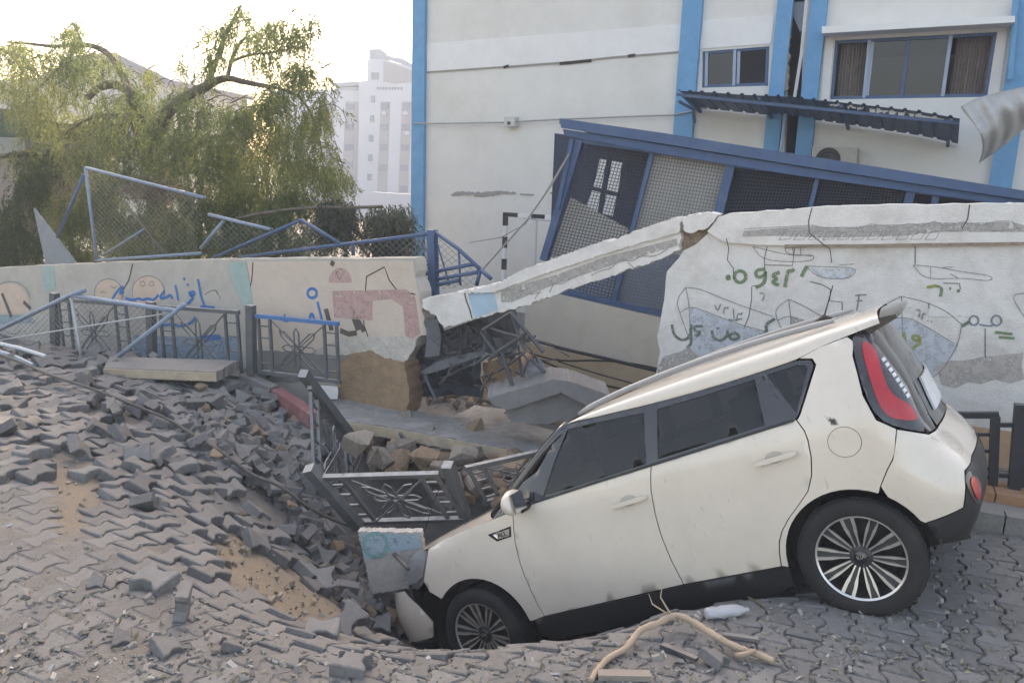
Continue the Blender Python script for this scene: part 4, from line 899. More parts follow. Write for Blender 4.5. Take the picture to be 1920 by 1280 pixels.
# fender vent badge
vt = cpatch('fender_vent', [(.315, .998), (.512, 1.012), (.492, .945), (.372, .94)], M_gblk, .004, .03, .006)
cpatch('badge_plate', [(.355, .99), (.498, 1.0), (.482, .955), (.385, .952)], M_alloy, .0065, .03, .004, parent=[vt[0], vt[1]])
# tail lamps, hatch
tb = smooth_poly([(2.972, 1.50), (2.925, 1.389), (2.896, 1.173), (2.92, 1.04), (3.005, .962), (3.206, .877), (3.375, .872), (3.40, 1.1), (3.36, 1.3), (3.30, 1.515)], 1)
tbo = cpatch('tail_lamp', tb, M_gblk, .004, .04)
red = smooth_poly([(3.04, 1.44), (2.985, 1.41), (2.955, 1.205), (2.955, 1.06), (3.02, .998), (3.19, .95), (3.17, 1.04), (3.05, 1.125), (3.05, 1.238), (3.09, 1.375)], 2)
cpatch('red_lens', red, M_red, .012, .03, .01, parent=tbo)
for i, o in enumerate(tbo):
    for k in range(8):
        t = k / 7; s0 = 3.10 + .065 * t; z0 = 1.315 - .215 * t
        cpatch('lamp_segment', [(s0, z0), (s0 + .036, z0 + .004), (s0 + .038, z0 - .016), (s0 + .004, z0 - .02)], M_lens, .009, .02, .006, parent=o, sides=(i == 0,))
hb = [(3.405, .872), (3.965, .872), (3.965, 1.515), (3.305, 1.515), (3.365, 1.3), (3.405, 1.1)]
hbo = cpatch('tailgate', hb, M_gblk, .003, .06)
M_plate = mk('plate_white', (.62, .63, .63), .4, .15, 12, stain=(.3, .29, .27), sscale=7, samt=.5)
vs = []; q = CS(.018)
for s, z in ((3.71, .985), (3.97, .985), (3.97, 1.10), (3.71, 1.10)): vs.append(q(s, z, 0))
vs += [Vector((v.x, -v.y, v.z)) for v in vs[::-1]]
pv = [vs[0], Vector((vs[0].x, -vs[0].y, vs[0].z)), Vector((vs[3].x, -vs[3].y, vs[3].z)), vs[3]]
npl = cpatch('number_plate', [(3.52, .935), (3.965, .935), (3.965, 1.125), (3.54, 1.125)], M_plate, .02, .06, .012)
for i, (sy) in enumerate((1, -1)):
    pass
# roof with crown, side strip and gutters
ZR = [(1.0, 1.515), (1.1, 1.545), (1.25, 1.572), (1.5, 1.592), (1.9, 1.603), (2.4, 1.603), (2.8, 1.59), (3.08, 1.572)]
def zr(x): return lerp_tab(ZR, x)
def frame_top(x): return lerp_tab([(1.0, 1.49), (1.062, 1.53), (1.3, 1.513), (1.647, 1.485), (2.0, 1.466), (2.373, 1.458), (2.62, 1.462), (2.75, 1.485), (3.08, 1.50)], x)
rv = []; xs = np.linspace(1.055, 3.08, 40); sec = 15
for x in xs:
    z0 = frame_top(x) + .002; w0 = S(min(x, 2.8), z0)[1]
    if x > 2.75: w0 -= .09 * ((x - 2.75) / .33) ** 2
    half = []
    for k in range(sec + 1):
        t = k / sec; a = t * math.pi / 2
        y = w0 * (1 - math.sin(a) ** 1.0 * 0) if False else None
        # super-elliptic shoulder: steep at the gutter, flat over the top
        yy = w0 * math.cos(a) ** .42 if math.cos(a) > 1e-6 else 0
        zz = z0 + (zr(x) - z0) * math.sin(a) ** .62
        half.append((yy, zz))
    row = [Vector((x, -y, z)) for y, z in half] + [Vector((x, y, z)) for y, z in half[::-1][1:]]
    rv.append(row)
W_ = len(rv[0]); vs = [p for r_ in rv for p in r_]
fs = [(i * W_ + j, (i + 1) * W_ + j, (i + 1) * W_ + j + 1, i * W_ + j + 1) for i in range(len(rv) - 1) for j in range(W_ - 1)]
roof = obj('roof', vs, [f[::-1] for f in fs], M_paint, car, smooth=True)
for sg in (-1, 1):
    rl = MB(); rl.tube([(x, sg * (.625 if x < 2.6 else .615), zr(x) + .012 + .018 * math.sin(math.pi * min(1, max(0, (x - 1.15) / 1.7)))) for x in np.linspace(1.15, 2.86, 22)], [.012] + [.018] * 20 + [.012], 6)
    rl.build('roof_rail', mk('rail_grey', (.30, .30, .30), .5, .1, 9, dust=(.4, .38, .35), damt=.5), roof, smooth=True)
# spoiler over the tailgate
sp = MB()
for a, b in (((2.98, 1.575), (3.22, 1.545)),):
    row = []
    for y in np.linspace(-.60, .60, 13):
        e = abs(y) / .6; dx = -.05 * e ** 3; dz = -.035 * e ** 2
        row.append([Vector((a[0], y, a[1] + dz)), Vector((b[0] + dx, y, b[1] + dz + .012)), Vector((b[0] + dx, y, b[1] + dz - .012)), Vector((3.05 + dx, y, 1.475 + dz * .5))])
    vs = [p for r_ in row for p in r_]; fs = []
    for i in range(12):
        for j in range(4): k = (j + 1) % 4; fs.append((i * 4 + j, i * 4 + k, (i + 1) * 4 + k, (i + 1) * 4 + j))
    fs += [(0, 1, 2, 3), tuple(48 + k for k in (3, 2, 1, 0))]
    sp.add(vs, fs)
sp.build('spoiler', M_gblk, roof)
an = MB(); an.tube([(2.72, -.0, 1.60), (2.86, 0, 1.80)], [.006, .003], 5); an.tube([(2.66, 0, 1.60), (2.74, 0, 1.625), (2.78, 0, 1.60)], [.02, .022, .012], 6); an.build('antenna', M_blk, roof)
# A pillars, windscreen, cowl corner
for sg in (-1, 1):
    ap = MB(); ap.tube([(.36, sg * .80, 1.085), (.60, sg * .775, 1.235), (.85, sg * .728, 1.40), (1.0, sg * .698, 1.485), (1.07, sg * .672, 1.528)], [.042, .042, .042, .040, .034], 6)
    ap.build('pillar', M_gblk, car, smooth=True)
    tri = MB(); tri.prism([(.36, sg * .845, 1.085), (.60, sg * .868, 1.108), (.80, sg * .80, 1.30), (.62, sg * .80, 1.245)], (0, -sg * .02, 0)); tri.build('quarter_glass', M_gblk, car)
wv = []
for i in range(9):
    t = i / 8; x = .33 + .75 * t; z = 1.065 + .475 * t + .02 * math.sin(math.pi * t); hw = .79 - .13 * t
    wv.append([Vector((x - .10 * (1 - (y / hw) ** 2), y, z + .01 * (1 - (y / hw) ** 2))) for y in np.linspace(-hw, hw, 13)])
obj('windscreen', [p for r_ in wv for p in r_], [(i * 13 + j, i * 13 + j + 1, (i + 1) * 13 + j + 1, (i + 1) * 13 + j) for i in range(8) for j in range(12)], M_cglass, car, smooth=True)
# bonnet
bv = []
for i in range(15):
    t = i / 14; x = -.70 + 1.02 * t; zc = .955 + .15 * t ** .75; hw = .56 + .22 * min(1, t * 2.2) ** .7
    ze = .93 + .145 * t ** .6
    bv.append([Vector((x + .12 * (abs(y) / hw) ** 3 * (1 - t), y, zc - (zc - ze) * (abs(y) / hw) ** 4 + .02 * math.exp(-((abs(y) - .5) / .1) ** 2) * t)) for y in np.linspace(-hw, hw, 21)])
obj('bonnet', [p for r_ in bv for p in r_], [(i * 21 + j, i * 21 + j + 1, (i + 1) * 21 + j + 1, (i + 1) * 21 + j) for i in range(14) for j in range(20)], M_paint, car, smooth=True)
# head lamps, nose, torn front bumper
hl = smooth_poly([(-.80, .80), (-.45, .785), (-.315, .81), (-.255, .90), (-.19, .985), (-.23, 1.01), (-.42, .985), (-.72, .925)], 1)
hlo = cpatch('headlight', hl, mk_glass('lamp_glass', (.85, .87, .88), .4, .05, (.30, .31, .32)), .006, .04)
for i, o in enumerate(hlo):
    cpatch('reflector_bowl', smooth_poly([(-.76, .82), (-.56, .82), (-.40, .91), (-.55, .95), (-.70, .90)], 1), M_lens, -.03, .04, .02, parent=o, sides=(i == 0,))
cpatch('grille', [(-1.30, .60), (-.86, .60), (-.82, .78), (-1.30, .84)], M_blk, -.02, .08)
nb = [(-1.30, .22), (-.70, .24), (-.47, .36), (-.44, .5), (-.52, .66), (-.60, .79), (-.80, .785), (-.88, .62), (-1.30, .60)]
cpatch('nose_structure', nb, M_blk, -.03, .07)
fb = [(-.70, .30), (-.50, .38), (-.46, .50), (-.56, .68), (-.68, .80), (-.80, .77), (-.76, .62), (-.72, .45)]
fbo = cpatch('front_bumper', fb, M_paint, .012, .05, .02, sides=(False,))
vs, fs = patch(jag_px if False else [(-.74, .40), (-.50, .40), (-.47, .50), (-.52, .64), (-.60, .765), (-.86, .75), (-.82, .60)], CS(.02), .05, (), .012)
T_ = Matrix.Translation((.03, -.02, -.02)) @ Matrix.Translation((-.6, -.7, .55)) @ Euler((R(-2), R(-2), R(36))).to_matrix().to_4x4() @ Matrix.Translation((.6, .7, -.55))
fbp = obj('front_bumper', [T_ @ v for v in vs], [f[::-1] for f in fs], M_paint, car, smooth=True); tag(fbp, 'torn white bumper corner hanging loose')
vs, fs = patch([(-.76, .30), (-.48, .29), (-.49, .385), (-.75, .385)], CS(.02), .05, (), .012)
obj('bumper_lip', [T_ @ v for v in vs], [f[::-1] for f in fs], M_blk, car, smooth=True)
# door mirror
for sg in (-1, 1):
    mm = MB(); rows = []
    for i in range(7):
        t = i / 6; y = .90 + .20 * t; r1 = .075 * math.sin(math.pi * (.18 + .72 * t)) ** .6; r2 = .085 * math.sin(math.pi * (.2 + .68 * t)) ** .6
        rows.append([Vector((.66 + r1 * math.cos(a) * (1.0 if math.cos(a) < 0 else .45), sg * y, 1.17 + r2 * math.sin(a))) for a in np.linspace(0, 2 * math.pi, 15)[:-1]])
    vs = [p for r_ in rows for p in r_]; fs = [(i * 14 + j, i * 14 + (j + 1) % 14, (i + 1) * 14 + (j + 1) % 14, (i + 1) * 14 + j) for i in range(6) for j in range(14)] + [tuple(range(14)), tuple(range(84, 98))]
    mm.add(vs, fs); mo = mm.build('door_mirror', M_paint, car, smooth=True)
    MB().tube([(.68, sg * .82, 1.12), (.67, sg * .95, 1.12)], [.035, .04], 6).build('mirror_foot', M_blk, mo)
    MB().box((.7, sg * 1.0, 1.17), (.012, .15, .12)).build('mirror_glass', M_chrome, mo)
# dark inner structure and seats
MB().box((1.30, 0, .48), (3.6, 1.14, .5)).build('underbody', M_int, car)
MB().box((1.35, 0, .86), (1.75, 1.62, .5)).build('cabin_floor', M_int, car)
MB().box((2.75, 0, .75), (.62, 1.2, .55)).build('boot_floor', M_int, car)
MB().box((-.02, 0, .84), (.80, 1.0, .16)).build('engine', M_int, car)
for x in (1.25, 2.2):
    for y in (-.38, .38):
        st = MB(); st.box((x, y, 1.18), (.16, .46, .34)); st.box((x + .03, y, 1.41), (.10, .26, .14)); st.build('seat', M_int, car)
MB().tube([(.55, -.35, 1.10), (.62, -.35, 1.14), (.66, -.35, 1.16)], [.02, .02, .16], 10).build('steering_wheel', M_int, car)
for sg in (-1, 1): MB().box((1.3, sg * .83, .39), (1.75, .06, .16)).build('sill_light_blocker', M_int, car)  # hidden boxes added to stop light leaking between doors and sill
# scuffs and splashed dirt
M_scf = mk_worn('scuff_dirt', (.17, .15, .13), .9, .2, 70); M_scf2 = mk_worn('mud_film', (.42, .36, .28), .95, .2, 34)
cpatch('scuff', [(3.16, .86), (3.30, .85), (3.45, .80), (3.44, .72), (3.30, .70), (3.24, .76)], M_scf, .003, .05, 0, sides=(True,), sm=2)
cpatch('scuff', [(2.66, 1.13), (2.71, 1.10), (2.72, 1.06), (2.68, 1.07)], mk_worn('black_scrape', (.06, .055, .05), .9, .45, 30), .003, .03, 0, sides=(True,))
# wheels
def lathe(prof, n=48):
    vs = []; fs = []; m = len(prof)
    for k in range(n):
        a = 2 * math.pi * k / n
        for r_, y in prof: vs.append((r_ * math.cos(a), y, r_ * math.sin(a)))
    for k in range(n):
        for i in range(m - 1): fs.append((k * m + i, k * m + i + 1, ((k + 1) % n) * m + i + 1, ((k + 1) % n) * m + i))
    return vs, fs
def make_wheel(cx, cy, cz, sg, steer):
    m = Matrix.Translation((cx, cy, cz)) @ Matrix.Rotation(steer, 4, 'Z')
    wh = bpy.data.objects.new('wheel', None); COL.objects.link(wh); wh.parent = car; wh.matrix_local = m; MW[wh.name] = CARM @ m
    f = lambda pr: [(r_, -sg * y) for r_, y in pr]          # +y in the profile = outwards
    ty = obj('tyre', *lathe(f([(.232, .105), (.246, .117), (.262, .119), (.285, .121), (.308, .115), (.322, .105), (.332, .085), (.334, .03), (.334, -.03), (.332, -.085), (.315, -.112), (.27, -.115), (.232, -.10)]), 64), M_tyre, wh, smooth=True)
    tr = MB()
    for k in range(64):
        a = 2 * math.pi * k / 64
        for s in (-1, 1): tr.box((.333 * math.cos(a), s * .07, .333 * math.sin(a)), (.008, .03, .022), Matrix.Rotation(-a, 3, 'Y'))
    tag(tr.build('tread', M_tyre, wh), kind='stuff')
    MB().add(*lathe(f([(.224, .098), (.232, .108), (.238, .107), (.238, .10), (.226, .09)]), 64)).build('rim_lip', M_alloy, wh, smooth=True)
    MB().add(*lathe(f([(.226, .095), (.215, .05), (.205, -.02), (.20, -.08)]), 48)).build('rim_barrel', M_dalloy, wh, smooth=True)
    MB().add(*lathe(f([(.001, -.045), (.20, -.045)]), 32)).build('brake_shade_disc', mk('brake_shadow', (.02, .02, .02), .6), wh)  # near-black disc, the shade behind the spokes put into its colour
    yo = -sg
    for k in range(10):
        a = 2 * math.pi * k / 10 + R(17)
        wide = k % 2 == 0
        # each arm: a dark web with two machined blades
        web = MB(); M3 = Matrix.Rotation(-a, 3, 'Y')
        def pt(r_, t, y): return M3 @ Vector((r_, yo * y, t))
        def slab(mb, prof, y0, y1, dy=0):
            top = [pt(r_, t, y0 + dy * (r_ - .06) / .16) for r_, t in prof]; mb.prism(top, Vector((0, yo * (y1 - y0), 0)))
        hw = .034 if wide else .026
        slab(web, [(.05, .012), (.10, .018), (.16, hw * .8), (.228, hw), (.228, -hw), (.16, -hw * .8), (.10, -.018), (.05, -.012)], .062, .035, .02)
        arm = web.build('spoke', M_dalloy, wh)
        for s in (-1, 1):
            bl = MB()
            if wide: prof = [(.058, s * .008), (.11, s * .012), (.15, s * .012), (.17, s * .016), (.228, s * .019), (.228, s * .038), (.17, s * .033), (.145, s * .029), (.11, s * .02), (.058, s * .016)]
            else: prof = [(.06, s * .005), (.13, s * .010), (.165, s * .010), (.19, s * .014), (.228, s * .020), (.228, s * .024), (.185, s * .026), (.165, s * .026), (.13, s * .022), (.06, s * .011)]
            slab(bl, prof, .074, .060, .024)
            bl.build('spoke_blade', M_alloy, wh)
    hub = MB(); hub.add(*lathe(f([(.001, .082), (.030, .082), (.036, .076), (.036, .05)]), 24)); hb_ = hub.build('hub_cap', M_gblk, wh, smooth=True)
    MB().add(*lathe(f([(.036, .07), (.062, .066), (.07, .05)]), 24)).build('hub', M_dalloy, wh, smooth=True)
    for k in range(5):
        a = 2 * math.pi * k / 5 + R(17 + 36); c = Vector((.052 * math.cos(a), -sg * .066, .052 * math.sin(a)))
        MB().tube([c, c + Vector((0, -sg * .014, 0))], .0095, 6).build('wheel_nut', M_dalloy, wh)
    return wh, hb_
def letters(body, size, mat4, mat, parent, name='lettering'):
    cu = bpy.data.curves.new(name, 'FONT'); cu.body = body; cu.size = size; cu.align_x = 'CENTER'; cu.align_y = 'CENTER'; cu.extrude = size * .04
    tmp = bpy.data.objects.new(name, cu); COL.objects.link(tmp)
    me = bpy.data.meshes.new_from_object(tmp); bpy.data.objects.remove(tmp)
    me.transform(mat4); me.materials.clear(); me.materials.append(mat)
    o = bpy.data.objects.new(name, me); COL.objects.link(o); o.parent = parent; return o
for cx, sg, steer in ((2.57, 1, 0), (0, 1, R(-6)), (2.57, -1, 0), (0, -1, R(-6))):
    # sg=1: the left side (local -Y)
    wh, hc = make_wheel(cx, -.775 if sg > 0 else .775, .334, sg, steer)
    if sg > 0: letters('KIA', .03, Matrix.Translation((0, -.084, 0)) @ Matrix.Rotation(R(90), 4, 'X'), M_alloy, wh)
_p = CS(.009)(.43, .974, 0)
letters('ALL', .045, Matrix.Translation(_p) @ Matrix.Rotation(R(90), 4, 'X') @ Matrix.Rotation(R(2), 4, 'Z'), M_blk, vt[0])
# wheel house liners
for cx in (2.565, .02):
    for sg in (-1, 1):
        ln = MB(); pr = arc(cx, .35, .41, -20, 200, 16)
        vs = [(x, sg * .60, z) for x, z in pr] + [(x, sg * .865, z) for x, z in pr]; n = len(pr)
        ln.add(vs, [(i, i + 1, n + i + 1, n + i) for i in range(n - 1)]); ln.build('wheel_arch_liner', M_blk, car)
# arch lips, black
# ================================================================== fences
M_fen = mk('fence_grey_green', (.085, .095, .10), .55, .2, 9, .1, 80, stain=(.16, .155, .145), sscale=6, samt=.5, dust=(.40, .39, .375), damt=.95)
M_fblk = mk('fence_black', (.018, .021, .026), .5, .2, 9, .1, 80, dust=(.25, .25, .25), damt=.45)
M_frail = mk('fence_blue_rail', (.045, .15, .34), .55, .15, 9, dust=(.2, .26, .34), damt=.4)
def hexloop(c, ang, l, w_):
    u = Vector((math.cos(ang), 0, math.sin(ang))); v = Vector((-math.sin(ang), 0, math.cos(ang))); c = Vector(c)
    return [c + u * a * l / 2 + v * b * w_ / 2 for a, b in ((-1, 0), (-.8, 1), (.8, 1), (1, 0), (.8, -1), (-.8, -1), (-1, 0))]
def fence_panel(BL, BR, TL, label, mat=M_fen, rail=None, group='ornamental fence panels', L=None, skew=0):
    BL, BR, TL = Vector(BL), Vector(BR), Vector(TL); x = (BR - BL); L = L or x.length; x.normalize()
    z = TL - BL; sk = z.dot(x); z = z - x * sk; H = z.length; z.normalize(); sk /= H; y = z.cross(x)   # sk: a racked panel is no longer square
    if abs(sk) < .06: sk = 0
    m = Matrix.Translation(BL) @ Matrix((x, y, z)).transposed().to_4x4()
    t = thing('ornamental_fence', label, 'fence', mat4=m, group=group)
    K = lambda p: Vector((p[0] + sk * p[2], p[1], p[2]))
    def b(n, a, c, w_, d_=None, mt=None): return MB().bar(K(a), K(c), w_, d_ or w_, (0, 1, 0)).build(n, mt or mat, t)
    b('top_rail', (0, 0, H), (L, 0, H), .042, .04, rail); b('bottom_rail', (0, 0, .03), (L, 0, .03), .04, .04)
    k = .17
    for u in (0.03, k * L, L - k * L, L - .03): b('upright', (u, 0, .05), (u, 0, H - .025), .03, .028)
    for a0, a1 in ((.05, k * L - .02), (L - k * L + .02, L - .05)):
        for q in (.2, .42, .64, .84): b('rung', (a0, 0, H * q), (a1, 0, H * q), .016, .016)
    c = Vector((L / 2, 0, H * .5)); W2 = L * (1 - 2 * k); dg = math.atan2(H * .8, W2 * .85)
    for an, l, w_, dy in ((dg, math.hypot(W2, H) * .62, .07, .008), (-dg, math.hypot(W2, H) * .62, .07, -.008), (0, W2 * .62, .065, .016), (math.pi / 2, H * .72, .065, -.016)):
        MB().tube([K(p + Vector((0, dy, 0))) for p in hexloop(c, an, l, w_)], .0085, 4).build('ornament_loop', mat, t)
    for s in (-1, 1):
        MB().tube([K(c + Vector((-W2 / 2, -.025 * s, -s * (H / 2 - .04)))), K(c + Vector((W2 / 2, -.025 * s, s * (H / 2 - .04))))], .008, 4).build('diagonal_rod', mat, t)
    return t
def fence_post(A, B, w_, label, mat=M_fen, group='fence posts'):
    return MB().bar(A, B, w_, w_, (0.3, 1, 0)).solo('fence_post', mat, label, 'post', group)
FN = Plane(*(WALL.P + WALL.n * .4)[:2], R(24)); D_ = Vector((0, 0, -.82))
for tl, tr, lb, rl in (((110, 562), (243, 571), 'green-grey ornamental fence panel behind the wire mesh frame at far left', None), ((300, 575), (453, 586), 'green-grey ornamental fence panel above the tan edged slab', None), ((480, 592), (635, 607), 'fence panel with blue painted top rail by the cracked wall end', M_frail)):
    a, b = FN(*tl), FN(*tr); h = Vector((.0, 0, -.78)) if rl is None else Vector((.02, 0, -.66))
    fence_panel(a + h, b + h, a, lb, rail=rl)
for (px, y0, y1, lb) in ((102, 549, 672, 'leftmost fence post, behind the wire mesh frame'), (283, 566, 676, 'fence post left of the middle ornamental panel'), (470, 572, 700, 'thick fence post between the middle and the blue railed panel'),):
    fence_post(FN(px, y0), FN(px + 2, y1), .085, lb)
# thrown panels in the crater
a, b, d = at_y(*ZP(62, 140), 6.9), at_y(*ZP(82, 625), 6.55), at_y(*ZP(300, 440), 7.75)
fence_panel(b, b + (d - a), a, 'grey fence panel standing on end at the back edge of the crater')
a, b, bl = at_y(*ZP(125, 655), 6.05), at_y(*ZP(800, 635), 6.05), at_y(*ZP(340, 920), 6.35)
fence_panel(bl, bl + (b - a), a, 'grey ornamental fence panel lying across the crater in front of the bonnet')
a, b, bl = at_y(*ZP(950, 605), 6.2), at_y(*ZP(1420, 500), 6.75), at_y(*ZP(1065, 815), 6.4)
fence_panel(bl, bl + (b - a), a, 'grey fence panel partly hidden behind the car windscreen', L=1.02)
fence_post(at_y(*ZP(850, 580), 6.1), at_y(*ZP(950, 870), 6.35), .085, 'leaning fence post between the two fallen panels')
fence_post(at_y(*ZP(55, 600), 5.98), at_y(*ZP(345, 935), 6.28), .085, 'tilted fence post at the left end of the lying panel')
fence_post(at_y(*ZP(25, 60), 6.85), at_y(*ZP(315, 440), 7.7), .08, 'dusty fence post propped along the upended panel')
# black fence at the right
RF = Plane(*(WALL.P + WALL.n * .62)[:2], R(24)); ZQ = zm(1700, 740, 4.0)
def rbar(n, a, b, w_, t, d_=None): return MB().bar(RF(*ZQ(*a)), RF(*ZQ(*b)), w_, d_ or w_, RF.n).build(n, M_fblk, t, True)
rf_ = thing('steel_fence', 'black steel fence panel behind the rear bumper', 'fence', RF(1800, 915), group='black fence along the pavement')
rbar('top_rail', (-200, 150), (690, 150), .045, rf_); rbar('upright', (665, 160), (645, 690), .06, rf_); rbar('upright', (400, 160), (385, 690), .05, rf_)
for y in (297, 422, 550): rbar('rung', (385, y), (655, y), .022, rf_)
rbar('bottom_rail', (100, 610), (655, 610), .03, rf_)
rp = MB().bar(RF(*ZQ(855, 70)), RF(*ZQ(800, 750)), .075, .075, RF.n).solo('fence_post', M_fblk, 'black square fence post right of the car', 'post', 'black fence along the pavement')
rf2 = thing('steel_fence', 'black steel fence panel at the right edge of the picture', 'fence', RF(1990, 915), group='black fence along the pavement')
for y, w_ in ((225, .03), (603, .03)): rbar('link', (690, y), (815, y), w_, rf2)
rbar('top_rail', (880, 150), (1700, 150), .045, rf2); rbar('bottom_rail', (870, 615), (1700, 615), .03, rf2)
for x in (900, 1100, 1400, 1650): rbar('upright', (x, 160), (x - 18, 690), .045, rf2)

# ------------------------------------------------------------------ pavement along the right wall
def wp(a, off, z): return WALL.st(a, z, off)
swk = obj('pavement', [wp(-1.8, 1.0, .10), wp(3.6, 1.0, .10), wp(3.6, 0.0, .10), wp(-1.8, 0.0, .10), wp(-1.8, 1.0, -.3), wp(3.6, 1.0, -.3)], [(0, 1, 2, 3), (4, 5, 1, 0)], M_conc); tag(swk, 'narrow raised concrete pavement under the boat wall', kind='structure')
for k in range(11):
    a = -1.75 + .485 * k; mb = MB(); rot = Matrix((WALL.u, -WALL.n, Vector((0, 0, 1)))).transposed()
    mb.box(wp(a, 1.06, .02), (.475, .13, .22), rot); mb.build('kerbstone', M_conc, swk)
M_obrick = mk('orange_brick', (.36, .19, .105), .9, .2, 12, .4, 80, stain=(.3, .2, .14), sscale=6, samt=.5)
for k in range(9):
    a = -.62 + .215 * k; MB().box(wp(a, .66, .135), (.205, .30, .07), rot).build('edging_brick', M_obrick, swk)
MB().box(wp(.0, .02, .28), (1.2, .03, .30), rot).build('tan_skirting', mk('tan_skirting', (.45, .30, .19), .9, .15, 8, .3, 60), swk)

# ================================================================== wire mesh frames
M_pipe = mk('blue_grey_pipe', (.17, .235, .32), .5, .15, 12, stain=(.30, .32, .34), sscale=8, samt=.5, dust=(.4, .4, .4), damt=.4)
M_pipew = mk('pale_pipe', (.42, .44, .46), .5, .15, 12)
def clip(poly, p, d):
    ts = []; n = len(poly)
    for i in range(n):
        a, b = poly[i], poly[(i + 1) % n]; e = (b[0] - a[0], b[1] - a[1]); den = d[0] * e[1] - d[1] * e[0]
        if abs(den) < 1e-12: continue
        t = ((a[0] - p[0]) * e[1] - (a[1] - p[1]) * e[0]) / den; s = ((a[0] - p[0]) * d[1] - (a[1] - p[1]) * d[0]) / den
        if 0 <= s < 1: ts.append(t)
    ts.sort(); return [(ts[i], ts[i + 1]) for i in range(0, len(ts) - 1, 2)]
def chain(poly_px, tf, plane, parent, pitch=.055, mat=M_wire, off=0, r_=.0028, bulge=.05):
    P = [plane(*tf(*q), off) for q in poly_px]; o = P[0]
    Q = [((p - o).dot(plane.u), (p - o).z) for p in P]; mb = MB()
    xs = [q[0] for q in Q]; zs = [q[1] for q in Q]; cx, cz = (min(xs) + max(xs)) / 2, (min(zs) + max(zs)) / 2; rad = math.hypot(max(xs) - cx, max(zs) - cz)
    for dr in ((.8, .6), (-.8, .6)):
        nn = (-dr[1], dr[0]); k = -rad
        while k < rad:
            p = (cx + nn[0] * k, cz + nn[1] * k)
            for t0, t1 in clip(Q, p, dr):
                m = max(1, int((t1 - t0) / .3)); pts = []
                for j in range(m + 1):
                    t = t0 + (t1 - t0) * j / m; a, z = p[0] + dr[0] * t, p[1] + dr[1] * t
                    pts.append(o + plane.u * a + Vector((0, 0, z)) + plane.n * (bulge * noise.noise(Vector((a * 2, z * 2, 1)))))
                mb.tube(pts, r_, 3, False)
            k += pitch
    return tag(mb.build('chain_link', mat, parent, True), kind='stuff')
def frame(label, pipes, tf, plane, mesh=None, mat=M_pipe, r_=.022, cat='fence frame', extra=()):
    loc = plane(*tf(*pipes[0][0])); t = thing('wire_mesh_fence', label, cat, loc, group='torn wire mesh frames')
    for p in pipes: MB().tube([plane(*tf(*q), .01 * (i % 2)) for i, q in enumerate(p)], r_, 7).build('pipe', mat, t, True, smooth=True)
    for p, rr, m in extra: MB().tube([plane(*tf(*q)) for q in p], rr, 6).build('strut', m, t, True, smooth=True)
    if mesh: chain(mesh, tf, plane, t)
    return t
BK = Plane(*(WALL.P - WALL.n * .45)[:2], R(24)); FK = Plane(*(WALL.P + WALL.n * 1.0)[:2], R(24))
frame('square blue-grey pipe frame with torn wire mesh and dry twigs behind the low wall', [[(385, 755), (410, 960), (435, 1172)], [(385, 755), (650, 822), (920, 890)], [(430, 1172), (680, 1155), (905, 1140)]], ZT, BK, [(388, 760), (900, 888), (890, 1140), (437, 1168)], extra=[([(650, 1030), (460, 1150)], .014, M_pipe), ([(565, 915), (740, 1140)], .016, mk('rust_pole', (.14, .12, .10), .8))])
frame('dark blue pole leaning left of the square mesh frame', [[(378, 785), (320, 920), (258, 1068)]], ZT, BK, mat=M_sblue)
frame('short blue bent pipe bracket in front of the green bushes', [[(940, 965), (1080, 1000), (1215, 1032)], [(1005, 995), (955, 1055), (903, 1118)]], ZT, BK, [(1005, 998), (1200, 1035), (1150, 1120), (910, 1120)])
frame('blue triangular pipe frame lying on the middle of the low wall', [[(960, 1160), (1170, 1070), (1355, 990)], [(1355, 990), (1530, 1095)]], ZT, BK, [(990, 1150), (1355, 995), (1520, 1095), (1500, 1145)], mat=M_sblue)
frame('long blue pipe running along the wall top to the corner post', [[(1080, 1158), (1500, 1105), (1935, 1052)], [(1585, 1095), (1590, 1150)]], ZT, BK, [(1250, 1140), (1930, 1056), (1930, 1200), (1500, 1190)], mat=M_sblue)
cpn = frame('blue steel corner frame with mesh at the broken end of the low wall', [[(230, 232), (380, 340), (515, 465)], [(515, 465), (580, 522)], [(130, 502), (300, 465), (470, 432)], [(150, 540), (500, 480)], [(150, 575), (385, 530)], [(515, 465), (490, 560)]], ZB, BK, [(240, 250), (500, 462), (470, 560), (250, 590)], mat=M_sblue, extra=[([(250, 290), (330, 560)], .01, M_sblue), ([(385, 350), (395, 560)], .012, M_sblue)])
MB().bar(BK(*ZB(225, 228)), BK(*ZB(240, 760)), .09, .09, BK.n).build('corner_post', M_sblue, cpn, True)
frame('pale pipe frame with chain link mesh fallen in front of the left wall', [[(-80, 1060), (410, 822), (495, 793)], [(410, 822), (720, 868), (1020, 912)], [(1080, 875), (820, 1080), (555, 1285)]], ZL, FK, [(300, 880), (410, 830), (1000, 915), (700, 1150), (560, 1190), (300, 1185)], r_=.026, extra=[([(415, 830), (455, 1060), (490, 1285)], .018, M_pipew), ([(-60, 1095), (400, 1020), (950, 932)], .008, M_pipew)])
chain([(-60, 1010), (290, 890), (300, 1190), (-60, 1230)], ZL, Plane(*(WALL.P + WALL.n * .7)[:2], R(24)), lw, r_=.0022)
tri = [BK(*ZT(150, 935), -.2), BK(*ZT(345, 1190), -.2), BK(*ZT(205, 1190), -.2)]
MB().prism(tri, BK.n * -.03).solo('sheet_metal', mk('dull_sheet', (.20, .225, .24), .7, .15, 5), 'dull grey triangular metal sheet leaning behind the low wall at left', 'metal sheet')
